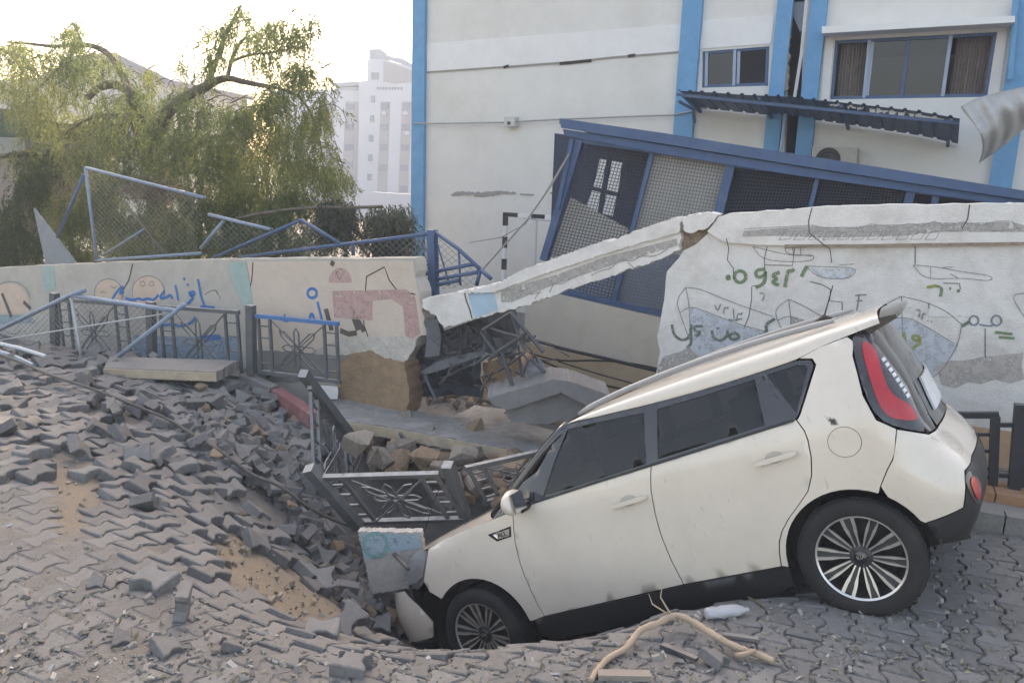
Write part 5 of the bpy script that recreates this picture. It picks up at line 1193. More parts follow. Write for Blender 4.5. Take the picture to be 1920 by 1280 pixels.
for k, (pts, lb) in enumerate(((((-20, 1150), (120, 1185), (275, 1235)), 'pale pipe lying on the heaved paving at far left'), (((-20, 1200), (90, 1235), (200, 1290)), 'lower of two pipes lying at the far left edge'))):
    MB().tube([hit(*ZL(*p)) + Vector((0, 0, .10)) for p in pts], .024, 7).solo('loose_pipe', M_pipew if k == 0 else M_pipe, lb, 'pipe')

# ================================================================== concrete pieces in the crater
M_tan = mk('tan_plaster', (.46, .37, .26), .92, .15, 8, .5, 50, stain=(.3, .26, .21), sscale=5, samt=.6)
def hslab(label, poly, tf, z, th, mat, name='concrete_slab', cat='slab', tilt=(0, 0), jg=.02, seed=3, facei=None):
    c = at_z(*tf(*poly[0]), z); P = Vector((c.x, c.y, z)); n = Vector((tilt[0], tilt[1], 1)).normalized()
    p = [at_pl(*tf(*q), P, n) for q in poly]; t = thing(name, label, cat, sum(p, Vector()) / len(p) - n * th)
    MB().prism(jag(p, jg * 3, jg, seed), -n * th).build('slab_body', mat, t, True)
    if facei:
        a = [p[i] for i in facei]
        for u, v in zip(a, a[1:]):
            o = (u - v).cross(n).normalized(); o = o if o.dot(EYE - u) > 0 else -o
            MB().prism([u + o * .004 - n * .008, v + o * .004 - n * .008, v + o * .004 - n * (th - .012), u + o * .004 - n * (th - .012)], o * .016).build('plaster_face', M_tan, t, True)
    return t
hslab('broken grey wall slab lying flat across the far side of the crater', [(170, 190), (420, 225), (750, 285), (850, 300), (900, 300), (1000, 240), (1170, 262), (1195, 322), (1520, 400), (1380, 520), (1250, 500), (600, 378), (420, 352), (240, 330)], ZP, -.24, .12, mk('slab_concrete', (.245, .235, .222), .92, .2, 8, .7, 30, stain=(.42, .40, .37), sscale=5, samt=.6, spec=.2), tilt=(.05, .05), facei=(9, 10, 11, 12, 13))
hslab('flat slab with tan plaster edge under the left fence', [(390, 98), (412, 56), (895, 70), (812, 114), (600, 106)], ZS, .14, .11, M_conc, facei=(3, 4, 0), jg=.012)
# leaning painted wall fragment
MP = Plane(0, 5.55, R(6))
mf = thing('wall_fragment', 'wall fragment painted pale blue leaning in the crater ahead of the car nose', 'rubble', MP(735, 1110))
slab_of([(322, 858), (545, 862), (552, 920), (575, 1000), (540, 1060), (480, 1062), (372, 1080), (345, 960)], Z6, MP, .07, 0, .006, 9).build('plaster_body', mk('dirty_plaster', (.47, .435, .39), .95, .15, 9, .5, 50, stain=(.33, .295, .255), sscale=6, samt=.65), mf, True)
area('blue_paint', [(330, 864), (542, 868), (548, 915), (450, 930), (345, 960)], Z6, MP, mk_worn('pool_blue_paint', (.32, .42, .47), cover=.68, scale=20), mf, .004)
strokes('green_ring', [circ(385, 905, 42, 16)], Z6, MP, .03, mk_worn('teal_ring_paint', (.20, .36, .34), cover=.7, scale=30), mf, .007)
# kerb pieces
def kerb(a, b, za, zb, mat, label):
    A = at_z(*a, za); B = at_z(*b, zb); return MB().bar(A, B, .13, .22).solo('kerb_piece', mat, label, 'kerb')
kerb((455, 716), (514, 742), -.12, -.2, M_conc, 'grey end of a broken kerb beside the tan edged slab')
kerb((518, 745), (588, 792), -.2, -.3, mk('kerb_red', (.27, .105, .10), .85, .2, 10, .3, 60, stain=(.33, .25, .23), sscale=5, samt=.6), 'red painted kerb piece lying left of the upended fence panel')
# trough shaped precast block
tcen = at_z(1035, 765, -.42); Rz = Euler((R(-8), R(6), R(-14))).to_matrix()
tq = thing('concrete_trough', 'grey precast concrete trough tipped over above the car windscreen', 'concrete block', tcen)
TO = Plane(0, 7.35, R(0))
slab_of([(778, 388), (1010, 322), (1075, 330), (1215, 380), (1215, 440), (1140, 420), (1040, 368), (850, 432), (800, 412)], Z6, TO, .5, .10, .004, 2).build('rim', mk('grey_precast', (.20, .195, .19), .9, .12, 7, .3, 60, stain=(.27, .26, .25), sscale=3, samt=.5), tq, True)
slab_of([(850, 430), (1040, 366), (1150, 405), (1180, 440), (1090, 490), (1040, 462), (1000, 480), (860, 474)], Z6, TO, .4, 0, .004, 4).build('trough_body', mk('grey_precast', (.22, .215, .21), .9, .12, 7, .3, 60), tq, True)
# earth stained block, twisted steel, cables in the gap
slab_of([(530, 1025), (640, 985), (760, 1010), (782, 1140), (770, 1220), (560, 1250), (525, 1240)], ZB, Plane(0, 8.1, R(18)), .35, 0, .02, 13).solo('foundation_block', M_foot, 'brown earth stained foundation block beside the twisted steel', 'rubble')
TW = Plane(*(WALL.P - WALL.n * .1)[:2], R(24)); M_dst = mk('burnt_steel', (.045, .047, .055), .65, .25, 9, .2, 60, stain=(.10, .085, .075), sscale=6, samt=.5, dust=(.28, .26, .24), damt=.5)
tw = thing('twisted_door', 'crushed dark steel door and bars under the left end of the fallen beam', 'scrap metal', TW(880, 740))
def crumple(poly, tf, plane, off, amp, name, mat, parent, step=.08, seed=0):
    o = plane(*tf(*poly[0]), off); Q = [((plane(*tf(*q), off) - o).dot(plane.u), (plane(*tf(*q), off) - o).z) for q in poly]
    sf = lambda a, z, d: o + plane.u * a + Vector((0, 0, z)) + plane.n * (amp * (noise.noise(Vector((a * 2.3, z * 2.3, seed))) + .4 * noise.noise(Vector((a * 7, z * 7, seed + 4)))) - d)
    vs, fs = patch(Q, sf, step, (), .01); return obj(name, vs, fs, mat, parent, True)
crumple([(110, 760), (260, 780), (300, 830), (470, 770), (700, 700), (740, 800), (720, 1000), (540, 960), (160, 1100), (40, 1060)], ZB, TW, -.12, .22, 'door_void_sheet', M_dst, tw, seed=1)
crumple([(60, 1080), (160, 1070), (300, 1000), (550, 940), (540, 1010), (520, 1240), (90, 1240)], ZB, TW, -.05, .3, 'door_void_sheet', mk('void_shade', (.03, .036, .05), .7, .2, 8), tw, seed=2)  # dark sheet that paints in the shaded void below the door
crumple([(190, 760), (262, 770), (280, 850), (270, 980), (180, 990)], ZB, TW, .12, .05, 'door_leaf', mk('slate_steel', (.10, .105, .115), .7, .2, 8), tw, seed=3)
crumple([(150, 1078), (290, 1000), (555, 940), (545, 975), (300, 1060), (180, 1095)], ZB, TW, .3, .05, 'door_leaf', MATS['slate_steel'], tw, seed=5)
crumple([(800, 1000), (850, 1010), (900, 1100), (860, 1110), (820, 1120), (780, 1090)], ZB, TW, .25, .2, 'plastic_wrap', mk('grey_plastic', (.25, .25, .27), .35, .2, 9), tw, .05, 7)
for k, p in enumerate([[(530, 830), (700, 722), (760, 800), (895, 960)], [(520, 850), (600, 960), (695, 1075)], [(560, 815), (680, 850), (800, 882)], [(800, 840), (620, 960), (560, 1010)], [(700, 740), (740, 850), (785, 960)], [(740, 920), (750, 1000), (765, 1110)], [(640, 960), (680, 1080), (715, 1190)], [(180, 1100), (215, 1180), (250, 1250)], [(400, 830), (390, 960)], [(440, 800), (420, 940)], [(300, 850), (290, 990)], [(620, 1075), (720, 1010), (780, 960)], [(540, 830), (545, 960)], [(480, 1040), (560, 980), (700, 960)], [(700, 980), (760, 960), (800, 1010), (770, 1090)], [(820, 1000), (900, 1080)]]):
    off = [.3, .34, .28, .36, .32, .3, .4, .35, .05, .05, .05, .38, .3, .3, .3, .3][k]
    MB().tube([TW(*ZB(*q), off + .03 * i) for i, q in enumerate(p)], [.02, .016, .014][k % 3], 5).build('steel_bar', M_dst, tw, True)
_tr = random.Random(17)
for k in range(26):
    x, y = _tr.uniform(240, 900), _tr.uniform(860, 1150); a = _tr.uniform(-.9, .9) + (1.4 if k % 3 == 0 else 0); l = _tr.uniform(60, 200)
    MB().tube(chaikin3([TW(*ZB(x + l * t * math.cos(a) + _tr.gauss(0, 10), y + l * t * math.sin(a) + _tr.gauss(0, 10)), _tr.uniform(.1, .42)) for t in (0, .4, .7, 1)], 1), _tr.choice((.006, .009, .013)), 4).build('bent_rod', M_dst, tw, True)
chain([(200, 860), (520, 790), (560, 960), (300, 1040)], ZB, TW, tw, .06, M_dst, .15, .004, .25)
M_cab = mk('black_cable', (.02, .02, .022), .6, .2, 20)
for p, r_, lb in (([(760, 868), (900, 905), (1000, 938), (1280, 1000), (1440, 1040), (1700, 1100)], .022, 'thick black cable along the cream plinth wall, uppermost of the bundle'), ([(790, 960), (980, 1015), (1200, 1008), (1400, 1020), (1700, 1085)], .012, 'thin black cable curving level across the plinth wall'), ([(810, 980), (1000, 1060), (1200, 1148), (1420, 1190)], .014, 'lowest black cable sagging towards the concrete trough'), ([(980, 1015), (1250, 1100), (1500, 1165)], .009, 'thin black cable between the two sagging cables')):
    MB().tube(chaikin3([KIO(*ZB(*q), .5) for q in p], 2), r_, 5).solo('hanging_cable', M_cab, lb, 'cable', smooth=True)
lc = [(0, 95), (100, 132), (200, 180), (350, 225), (500, 290), (640, 345), (720, 400), (850, 480), (950, 560), (1050, 640), (1150, 720), (1250, 770), (1400, 815)]
pts = [hit(*ZS(*q)) for q in lc] ; pts = [p + Vector((0, 0, .13 if i < 9 else .24)) for i, p in enumerate(pts)] + [at_y(765, 1065, 5.2)]
MB().tube(chaikin3(pts, 2), .0155, 6).solo('long_cable', mk('dusty_cable', (.075, .068, .06), .7, .2, 10), 'long dusty cable running across the heaved paving to the car nose', 'cable', smooth=True)
for k, p in enumerate([[(250, 640), (330, 560), (350, 480), (340, 440)], [(110, 640), (130, 800), (160, 930), (250, 1000), (360, 1090)], [(180, 830), (290, 980), (350, 1100)], [(840, 660), (780, 760), (740, 900), (690, 1040), (620, 1150)], [(320, 620), (360, 540), (370, 470)]]):
    MB().tube(chaikin3([at_y(*ZP(*q), 6.0 + .1 * (k % 2)) for q in p], 2), .0035, 4).solo('loose_wire', M_cab if k == 3 else mk('rusty_wire', (.16, .11, .08), .8), ('rusty wire curling up beside the round boulder', 'rusty wire hanging down from the left corner of the lying fence panel', 'short rusty wire below the lying fence panel post', 'black wire drooping from the leaning post to the headlight', 'second rusty wire right of the curled one by the boulder')[k], 'wire')

# ================================================================== rubble
rr_ = random.Random(11)
def rock_mesh(seed, mat, blocky=.5):
    r_ = random.Random(seed); bm_ = bmesh.new(); sx, sy, sz = 1, r_.uniform(.6, .95), r_.uniform(.45, .8)
    for _ in range(20):
        v = Vector((r_.uniform(-1, 1), r_.uniform(-1, 1), r_.uniform(-1, 1)))
        v = v.normalized() * (.7 + .3 * r_.random()) if r_.random() > blocky else Vector([max(-.72, min(.72, c * 1.6)) for c in v])
        bm_.verts.new((v.x * sx, v.y * sy, v.z * sz))
    bmesh.ops.convex_hull(bm_, input=bm_.verts); bmesh.ops.delete(bm_, geom=[v for v in bm_.verts if not v.link_faces], context='VERTS')
    me = bpy.data.meshes.new('stone'); bm_.to_mesh(me); bm_.free(); me.materials.append(mat); return me
M_rub = mk('rubble_concrete', (.215, .188, .16), .95, .25, 5, .8, 14, stain=(.34, .25, .17), sscale=2.5, samt=.6, rnd_isl=.25, spec=.2, dust=(.28, .255, .225), damt=.45)
M_rubt = mk('rubble_sandstone', (.30, .215, .145), .95, .25, 5, .8, 14, stain=(.25, .2, .16), sscale=2.5, samt=.6, rnd_isl=.2, spec=.2)
RK = [rock_mesh(k, M_rubt if k % 3 == 0 else M_rub) for k in range(14)]
def heap(name, label, zone, n, size, pv, lift=(.0, .12), tilt=1.0, seed=1, cat='rubble', ymin=None, z=None, yoff=0):
    r_ = random.Random(seed); xs = [p[0] for p in zone]; ys = [p[1] for p in zone]
    root = thing(name, label, cat, hit(sum(xs) / len(xs), sum(ys) / len(ys))); k = 0; tries = 0; spots = []
    while k < n and tries < n * 40:
        tries += 1; x = r_.uniform(min(xs), max(xs)); y = r_.uniform(min(ys), max(ys))
        if not in_poly(x, y, zone): continue
        if any((x - a) ** 2 + ((y - b) * 1.5) ** 2 < (size[0] * 95) ** 2 for a, b in spots): continue
        spots.append((x, y)); p = hit(x, y) if z is None else at_z(x, y, z)
        pav = r_.random() < pv
        nm = gnormal(p.x, p.y, .12); q = Vector((0, 0, 1)).rotation_difference(nm).to_matrix()
        e = Euler((r_.gauss(0, .42 * tilt), r_.gauss(0, .42 * tilt), r_.uniform(-.6, .6) * tilt + (0 if tilt < 1 else r_.uniform(-2, 2)))).to_matrix()
        o = bpy.data.objects.new('loose_paver' if pav else 'stone', PV[1 if r_.random() < .2 else 0] if pav else RK[r_.randrange(len(RK))]); COL.objects.link(o); o.parent = root
        s = 1 if pav else r_.uniform(*size); off = Vector((0, 0, r_.uniform(*lift) + (.03 if pav else s * .25)))
        base = Matrix((UA, -VA, Vector((0, 0, 1)))).transposed()
        m = Matrix.Translation(p + off) @ (q @ (base if pav else Matrix.Identity(3)) @ e).to_4x4() @ Matrix.Scale(s, 4)
        o.matrix_local = Matrix.Translation(-root.matrix_world.translation) @ m; k += 1
    return root
heap('rubble_heap', 'tumbled paving blocks sliding down the left slope of the crater', [(330, 800), (470, 770), (600, 850), (640, 960), (720, 1080), (770, 1160), (690, 1165), (610, 1090), (560, 980), (470, 900), (380, 870)], 215, (.06, .1), .9, (.0, .1), 1.0, 5)
heap('rubble_heap', 'jumble of upturned blocks between the tan edged slab and the fence panel', [(330, 740), (450, 725), (560, 790), (600, 860), (520, 850), (430, 800), (340, 790)], 55, (.06, .09), .75, (.0, .06), .9, 6)
heap('rubble_heap', 'small broken stones at the foot of the cracked wall end', [(450, 700), (560, 695), (700, 715), (760, 740), (640, 745), (580, 735), (500, 735)], 70, (.05, .11), .08, (.0, .08), 1.2, 7)
heap('rubble_heap', 'pale stones in the dark gap below the twisted steel', [(780, 745), (850, 730), (930, 740), (960, 765), (900, 775), (800, 765)], 40, (.05, .10), .05, (.0, .1), 1.2, 8)
heap('rubble_heap', 'stones packed under the flat slab behind the lying fence', [(660, 830), (760, 800), (900, 850), (980, 880), (960, 960), (860, 950), (760, 900), (690, 890)], 95, (.10, .17), .08, (.0, .22), 1.2, 9, z=-.55)
heap('rubble_heap', 'dark blocks at the crater bottom left of the car nose', [(560, 1010), (640, 1000), (700, 1060), (770, 1120), (780, 1180), (700, 1180), (620, 1130)], 45, (.06, .11), .7, (.0, .08), 1.2, 10)
def boulder(px, py, y, s, label, k, mat=None, rz=0):
    p = at_y(px, py, y); me = RK[k].copy()
    if mat: me.materials[0] = mat
    o = bpy.data.objects.new('boulder', me); COL.objects.link(o); o.matrix_world = Matrix.Translation(p) @ Euler((.2, .3, rz)).to_matrix().to_4x4() @ Matrix.Scale(s, 4); return tag(o, label, 'boulder')
boulder(668, 830, 7.0, .17, 'round tan concrete boulder right of the upended fence panel', 2)
boulder(825, 880, 6.6, .14, 'pale grey boulder behind the middle of the lying fence panel', 5)
boulder(800, 860, 6.9, .13, 'dark grey boulder under the edge of the flat slab', 6)
boulder(870, 850, 6.95, .16, 'tan sandstone boulder under the right half of the flat slab', 8)
p = at_z(612, 735, -.15); MB().box(p, (.24, .14, .10), Euler((.1, .1, .3)).to_matrix()).solo('foam_block', mk('white_foam', (.72, .72, .70), .8, .05), 'small bright white block beside the top of the upended fence', 'block')
# ================================================================== vegetation
def mk_leaf(name, c1, c2, c3):
    m = bpy.data.materials.new(name); m.use_nodes = True; t = m.node_tree; N = t.nodes; L = t.links; N.clear()
    g = N.new('ShaderNodeNewGeometry'); cr = N.new('ShaderNodeValToRGB'); e = cr.color_ramp.elements
    e[0].color = (*c1, 1); e[1].color = (*c3, 1); x = e.new(.5); x.color = (*c2, 1); L.new(g.outputs['Random Per Island'], cr.inputs[0])
    d = N.new('ShaderNodeBsdfDiffuse'); tr = N.new('ShaderNodeBsdfTranslucent'); mx = N.new('ShaderNodeMixShader'); mx.inputs[0].default_value = .55; o = N.new('ShaderNodeOutputMaterial')
    L.new(cr.outputs[0], d.inputs[0]); L.new(cr.outputs[0], tr.inputs[0]); L.new(d.outputs[0], mx.inputs[1]); L.new(tr.outputs[0], mx.inputs[2]); L.new(mx.outputs[0], o.inputs[0])
    return m
M_leafA = mk_leaf('pepper_leaf', (.085, .12, .06), (.125, .165, .08), (.17, .205, .095))
M_leafB = mk_leaf('sunlit_yellow_leaf', (.125, .16, .07), (.175, .205, .085), (.235, .245, .105))  # yellow-green that paints sunlight into the tree's left and lower right leaves
M_leafC = mk_leaf('grey_green_leaf', (.06, .075, .06), (.095, .11, .085), (.13, .14, .115))
M_leafD = mk_leaf('dark_leaf', (.03, .05, .022), (.045, .07, .03), (.07, .09, .035))
M_bark = mk('bark', (.13, .105, .085), .95, .3, 12, .8, 40); M_twig = mk('dry_twig', (.17, .125, .085), .95, .3, 12)
TP = Plane(*(WALL.P - WALL.n * 3.4)[:2], R(20)); tr_ = random.Random(21)
class Leaves:
    def __init__(s): s.v = []; s.f = []
    def leaf(s, p, d, l, w_, r_):
        q = d.cross(Vector((r_.uniform(-1, 1), r_.uniform(-1, 1), r_.uniform(-1, 1))))
        if q.length < 1e-4: return
        q.normalize(); k = len(s.v); s.v += [p, p + d * l * .45 + q * w_, p + d * l, p + d * l * .45 - q * w_]; s.f.append((k, k + 1, k + 2, k + 3))
    def strand(s, p, n, r_, step=.035, l=.075, w_=.008, drift=.35, down=1.0):
        d = Vector((r_.gauss(0, drift), r_.gauss(0, drift), -down + r_.gauss(0, .15))).normalized()
        for k in range(n):
            d = (d + Vector((r_.gauss(0, .12), r_.gauss(0, .12), -.10))).normalized(); p = p + d * step
            for sg in (-1, 1):
                side = d.cross(Vector((r_.gauss(0, 1), r_.gauss(0, 1), .2))); 
                if side.length > 1e-4: s.leaf(p, (d * .75 + side.normalized() * .55 * sg).normalized(), l * r_.uniform(.7, 1.2), w_, r_)
def canopy(clusters, tf, plane, depth, mats, parent, seed=1, n=(7, 15), dens=1.0, **kw):
    r_ = random.Random(seed); L_ = {}
    for cx, cy, rx, ry, num, tone in clusters:
        lv = L_.setdefault(tone, Leaves())
        sub = [(cx + r_.gauss(0, .5) * rx, cy + r_.gauss(0, .5) * ry, r_.uniform(-depth, depth)) for _ in range(max(3, num // 9))]
        for _ in range(int(num * dens)):
            sx, sy, so_ = r_.choice(sub); x = sx + r_.gauss(0, .2) * rx; y = sy + r_.gauss(0, .17) * ry
            lv.strand(plane(*tf(x, y), so_ + r_.gauss(0, .12)), r_.randint(*n), r_, **kw)
    for tone, lv in L_.items(): obj('crown', lv.v, lv.f, mats[tone], parent, True)
pt = thing('pepper_tree', 'large weeping tree with arching limbs behind the low wall', 'tree', Vector((*TP(690, 480)[:2], YARD)))
limbs = [([(720, 1150), (715, 1000), (690, 800), (640, 620), (615, 500)], [.2, .19, .17, .14, .11]), ([(615, 500), (600, 430), (560, 390), (500, 378), (440, 395), (395, 440)], [.10, .09, .08, .07, .06, .05]),
         ([(605, 440), (550, 330), (500, 250), (430, 208), (360, 200), (250, 212), (120, 195), (30, 190)], [.075, .065, .055, .045, .035, .028, .02, .014]), ([(690, 640), (740, 520), (820, 440), (920, 395), (1010, 345), (1110, 372), (1240, 395)], [.12, .10, .085, .07, .05, .04, .025]),
         ([(930, 400), (970, 290), (1000, 190), (1040, 110), (1085, 25)], [.05, .04, .033, .026, .018]), ([(1025, 345), (1045, 260), (1075, 200), (1110, 165)], [.035, .03, .024, .016]), ([(1040, 280), (1120, 245), (1220, 238), (1330, 215)], [.024, .02, .016, .01]),
         ([(1240, 395), (1330, 420), (1400, 500), (1440, 640), (1450, 700)], [.025, .022, .02, .016, .01]), ([(540, 520), (440, 515), (330, 570), (250, 640)], [.03, .026, .02, .014]), ([(560, 560), (440, 575), (350, 620), (260, 680)], [.028, .024, .018, .012]),
         ([(380, 205), (350, 150), (320, 90)], [.02, .014, .008]), ([(1180, 380), (1250, 440), (1320, 480)], [.02, .016, .01]), ([(700, 800), (800, 700), (900, 640), (1050, 600)], [.07, .06, .045, .03]), ([(360, 205), (300, 270), (240, 330), (150, 420)], [.03, .024, .018, .01])]
for k, (p, rs) in enumerate(limbs):
    q = chaikin3([TP(*ZT(*c), .12 * ((k * 3) % 5 - 2) * (i > 0)) for i, c in enumerate(p)], 2); n_ = len(q)
    rr = [rs[min(int(i / (n_ - 1) * (len(rs) - 1)), len(rs) - 2)] * (1 - ((i / (n_ - 1) * (len(rs) - 1)) % 1 if i < n_ - 1 else 1)) + rs[min(int(i / (n_ - 1) * (len(rs) - 1)) + 1, len(rs) - 1)] * ((i / (n_ - 1) * (len(rs) - 1)) % 1 if i < n_ - 1 else 1) for i in range(n_)]
    MB().tube(q, rr, 7).build('trunk' if k == 0 else 'limb', M_bark, pt, True, smooth=True)
CL = [(90, 350, 120, 130, 170, 1), (40, 470, 90, 120, 110, 1), (220, 420, 150, 150, 210, 1), (400, 290, 150, 90, 150, 0), (300, 230, 110, 60, 70, 0), (330, 560, 230, 120, 220, 1), (150, 560, 130, 90, 150, 1), (480, 470, 130, 100, 150, 0), (600, 420, 90, 60, 70, 0), (560, 600, 130, 110, 200, 0), (680, 560, 110, 100, 160, 0), (760, 430, 90, 60, 60, 0),
      (840, 420, 80, 60, 70, 0), (820, 600, 150, 110, 210, 0), (960, 560, 120, 130, 180, 0), (1080, 500, 140, 90, 170, 0), (1180, 430, 120, 60, 110, 0), (1250, 560, 140, 130, 220, 1), (1400, 520, 80, 110, 110, 1), (1440, 480, 60, 60, 40, 1), (1100, 680, 170, 120, 260, 1), (1300, 720, 150, 110, 220, 1), (940, 760, 170, 100, 220, 1), (1160, 830, 200, 80, 230, 1), (1440, 740, 90, 90, 110, 1), (1500, 780, 60, 70, 50, 1), (760, 760, 140, 100, 170, 0), (600, 760, 140, 90, 150, 0), (380, 720, 130, 80, 130, 0),
      (1030, 90, 60, 90, 60, 0), (1080, 30, 70, 40, 40, 0), (1130, 170, 90, 80, 80, 0), (1250, 90, 100, 60, 60, 0), (1320, 130, 60, 60, 80, 0), (1400, 90, 40, 40, 25, 0), (1370, 310, 50, 60, 90, 0), (950, 250, 60, 70, 55, 0), (940, 150, 40, 40, 18, 0), (830, 230, 50, 50, 16, 0), (330, 110, 45, 60, 40, 0), (300, 160, 60, 40, 40, 0), (1250, 280, 130, 70, 70, 0), (1460, 330, 40, 40, 12, 0), (180, 230, 140, 50, 70, 1), (60, 200, 80, 40, 50, 0), (680, 330, 70, 40, 30, 1)]
canopy(CL, ZT, TP, 1.3, [M_leafA, M_leafB], pt, 3, dens=.92, drift=.7, n=(5, 14))
canopy([(x + 10, y, rx * 1.25, ry * 1.2, max(3, n_ // 7), 0) for x, y, rx, ry, n_, t_ in CL], ZT, TP, 1.5, [M_leafB], pt, 8, n=(5, 12), drift=.8)  # sparse strands in the sunlit tone, painted highlights through the crown
tg = MB(); r_ = random.Random(77)
for cx, cy, rx, ry, n_, _t in CL:
    for _ in range(max(2, n_ // 28)):
        x, y = cx + r_.gauss(0, .5) * rx, cy - ry * .5 + r_.gauss(0, .3) * ry; sx = r_.choice((-1, 1)); l = r_.uniform(40, 130); o_ = r_.uniform(-.9, .9)
        tg.tube(chaikin3([TP(*ZT(x, y), o_), TP(*ZT(x + sx * l * .5, y - l * .25), o_ + r_.gauss(0, .1)), TP(*ZT(x + sx * l, y - l * .05), o_ + r_.gauss(0, .2)), TP(*ZT(x + sx * l * 1.2, y + l * .5), o_ + r_.gauss(0, .2))], 1), [.011, .010, .009, .007, .006, .005, .004, .003], 4, False)
tag(tg.build('twigs', M_bark, pt, True), kind='stuff')
# bushes
def bush(label, clusters, tf, plane, depth, mats, seed, base_px, name='bush', **kw):
    t = thing(name, label, 'bush', plane(*base_px)); r_ = random.Random(seed)
    st = MB()
    for k in range(9):
        cx, cy = clusters[k % len(clusters)][:2]; b_ = plane(*base_px, 0); st = MB().tube([b_ + Vector((r_.gauss(0, .1), r_.gauss(0, .1), -.1)), plane(*tf(cx + r_.gauss(0, 30), cy + r_.gauss(0, 20)), r_.uniform(-depth, depth))], [.02, .006], 5); st.build('stem', M_twig, t, True)
    canopy(clusters, tf, plane, depth, mats, t, seed, **kw); return t
BP = Plane(*(WALL.P - WALL.n * 1.6)[:2], R(24))
bush('dark green bush at the far left under the tree', [(180, 720, 90, 90, 150, 0), (110, 820, 80, 80, 120, 0), (60, 960, 90, 90, 170, 0), (130, 1060, 110, 70, 170, 0), (30, 1080, 60, 80, 110, 0)], ZT, BP, .5, [M_leafD], 31, (60, 500), n=(8, 16))
bush('grey green drooping bush beside the blue corner pillar', [(1700, 960, 110, 50, 130, 0), (1810, 960, 60, 60, 90, 0), (1560, 930, 100, 40, 100, 0), (1480, 910, 80, 30, 60, 0), (1760, 1040, 100, 40, 90, 0)], ZT, BP, .4, [M_leafC], 32, (720, 490), n=(10, 18))
bush('leafy undergrowth behind the square mesh frame', [(640, 1090, 110, 40, 110, 0), (520, 1090, 70, 50, 80, 0), (860, 1000, 70, 60, 120, 0), (820, 1080, 80, 40, 90, 0), (760, 950, 60, 50, 60, 0)], ZT, BP, .4, [M_leafB], 33, (290, 495), n=(7, 13))
bush('dense green undergrowth behind the triangular blue frame', [(1050, 980, 80, 60, 120, 0), (1150, 1030, 100, 50, 130, 0), (1330, 1050, 110, 40, 130, 0), (960, 1060, 60, 40, 70, 0), (1450, 1000, 70, 60, 80, 0), (1230, 930, 90, 50, 90, 0)], ZT, BP, .4, [M_leafA], 34, (500, 495), n=(8, 14))
bush('broad green thicket low behind the low wall, between the tree trunk and the shed', [(300, 900, 150, 90, 200, 0), (480, 960, 130, 80, 170, 0), (640, 960, 130, 80, 150, 0), (450, 840, 130, 60, 120, 0), (880, 900, 130, 70, 170, 0), (1080, 900, 140, 50, 150, 0), (1300, 880, 140, 40, 130, 0)], ZT, Plane(*(WALL.P - WALL.n * 2.6)[:2], R(22)), .5, [M_leafA], 36, (230, 490), n=(9, 17))
bush('low green growth beside the leaning metal sheet', [(330, 1100, 60, 50, 90, 0), (230, 980, 60, 60, 80, 0), (380, 1140, 60, 30, 70, 0)], ZT, BP, .3, [M_leafB], 35, (140, 500), n=(7, 12))
# dry twig nest caught in the frame, fallen limb
tn = MB(); r_ = random.Random(5)
for k in range(240):
    x, y = 660 + r_.gauss(0, 80), 860 + r_.gauss(0, 28); a = r_.gauss(0, .6); l = r_.uniform(20, 90)
    tn.tube([BK(*ZT(x, y), r_.uniform(-.25, .05)), BK(*ZT(x + l * .5 * math.cos(a), y + l * .5 * math.sin(a) + r_.gauss(0, 6)), r_.uniform(-.25, .05)), BK(*ZT(x + l * math.cos(a), y + l * math.sin(a) + r_.gauss(0, 8)), r_.uniform(-.25, .05))], .004, 3, False)
o = solo('twig_tangle', tn.v, tn.f, M_twig, 'tangle of dry brown twigs caught in the square mesh frame', 'twigs'); o['kind'] = 'stuff'
for pts, rr, lb in (([(715, 930), (740, 1000), (790, 1070), (860, 1120), (980, 1150)], .016, 'bare pale stem bending down inside the square mesh frame'), ([(1060, 985), (1200, 955), (1400, 932), (1560, 935), (1720, 930)], .02, 'long bare limb lying over the bushes behind the low wall')):
    MB().tube(chaikin3([BP(*ZT(*q), .3) for q in pts], 2), rr, 6).solo('bare_branch', M_bark, lb, 'branch', smooth=True)
# palm fronds at the left edge
pm = thing('palm_tree', 'palm crown reaching in at the upper left edge', 'tree', Vector((*TP(-40, 480, -1)[:2], YARD)))
pc = TP(-45, 95, -1.0); MB().tube([Vector((pc.x, pc.y, YARD)), pc], [.16, .12], 8).build('trunk', M_bark, pm, True)
for k in range(14):
    a = R(26 * k); lv = Leaves(); r_ = random.Random(k); p = pc.copy(); d = Vector((math.cos(a), math.sin(a) * .8, .55)).normalized()
    for i in range(26):
        d = (d + Vector((0, 0, -.075))).normalized(); p = p + d * .05; sd = d.cross(Vector((0, 0, 1))).normalized()
        for sg in (-1, 1): lv.leaf(p, (sd * sg + d * .7 - Vector((0, 0, .25))).normalized(), .30 * math.sin(math.pi * (.12 + .8 * i / 26)), .012, r_)
    obj('frond', lv.v, lv.f, M_leafD, pm, True)
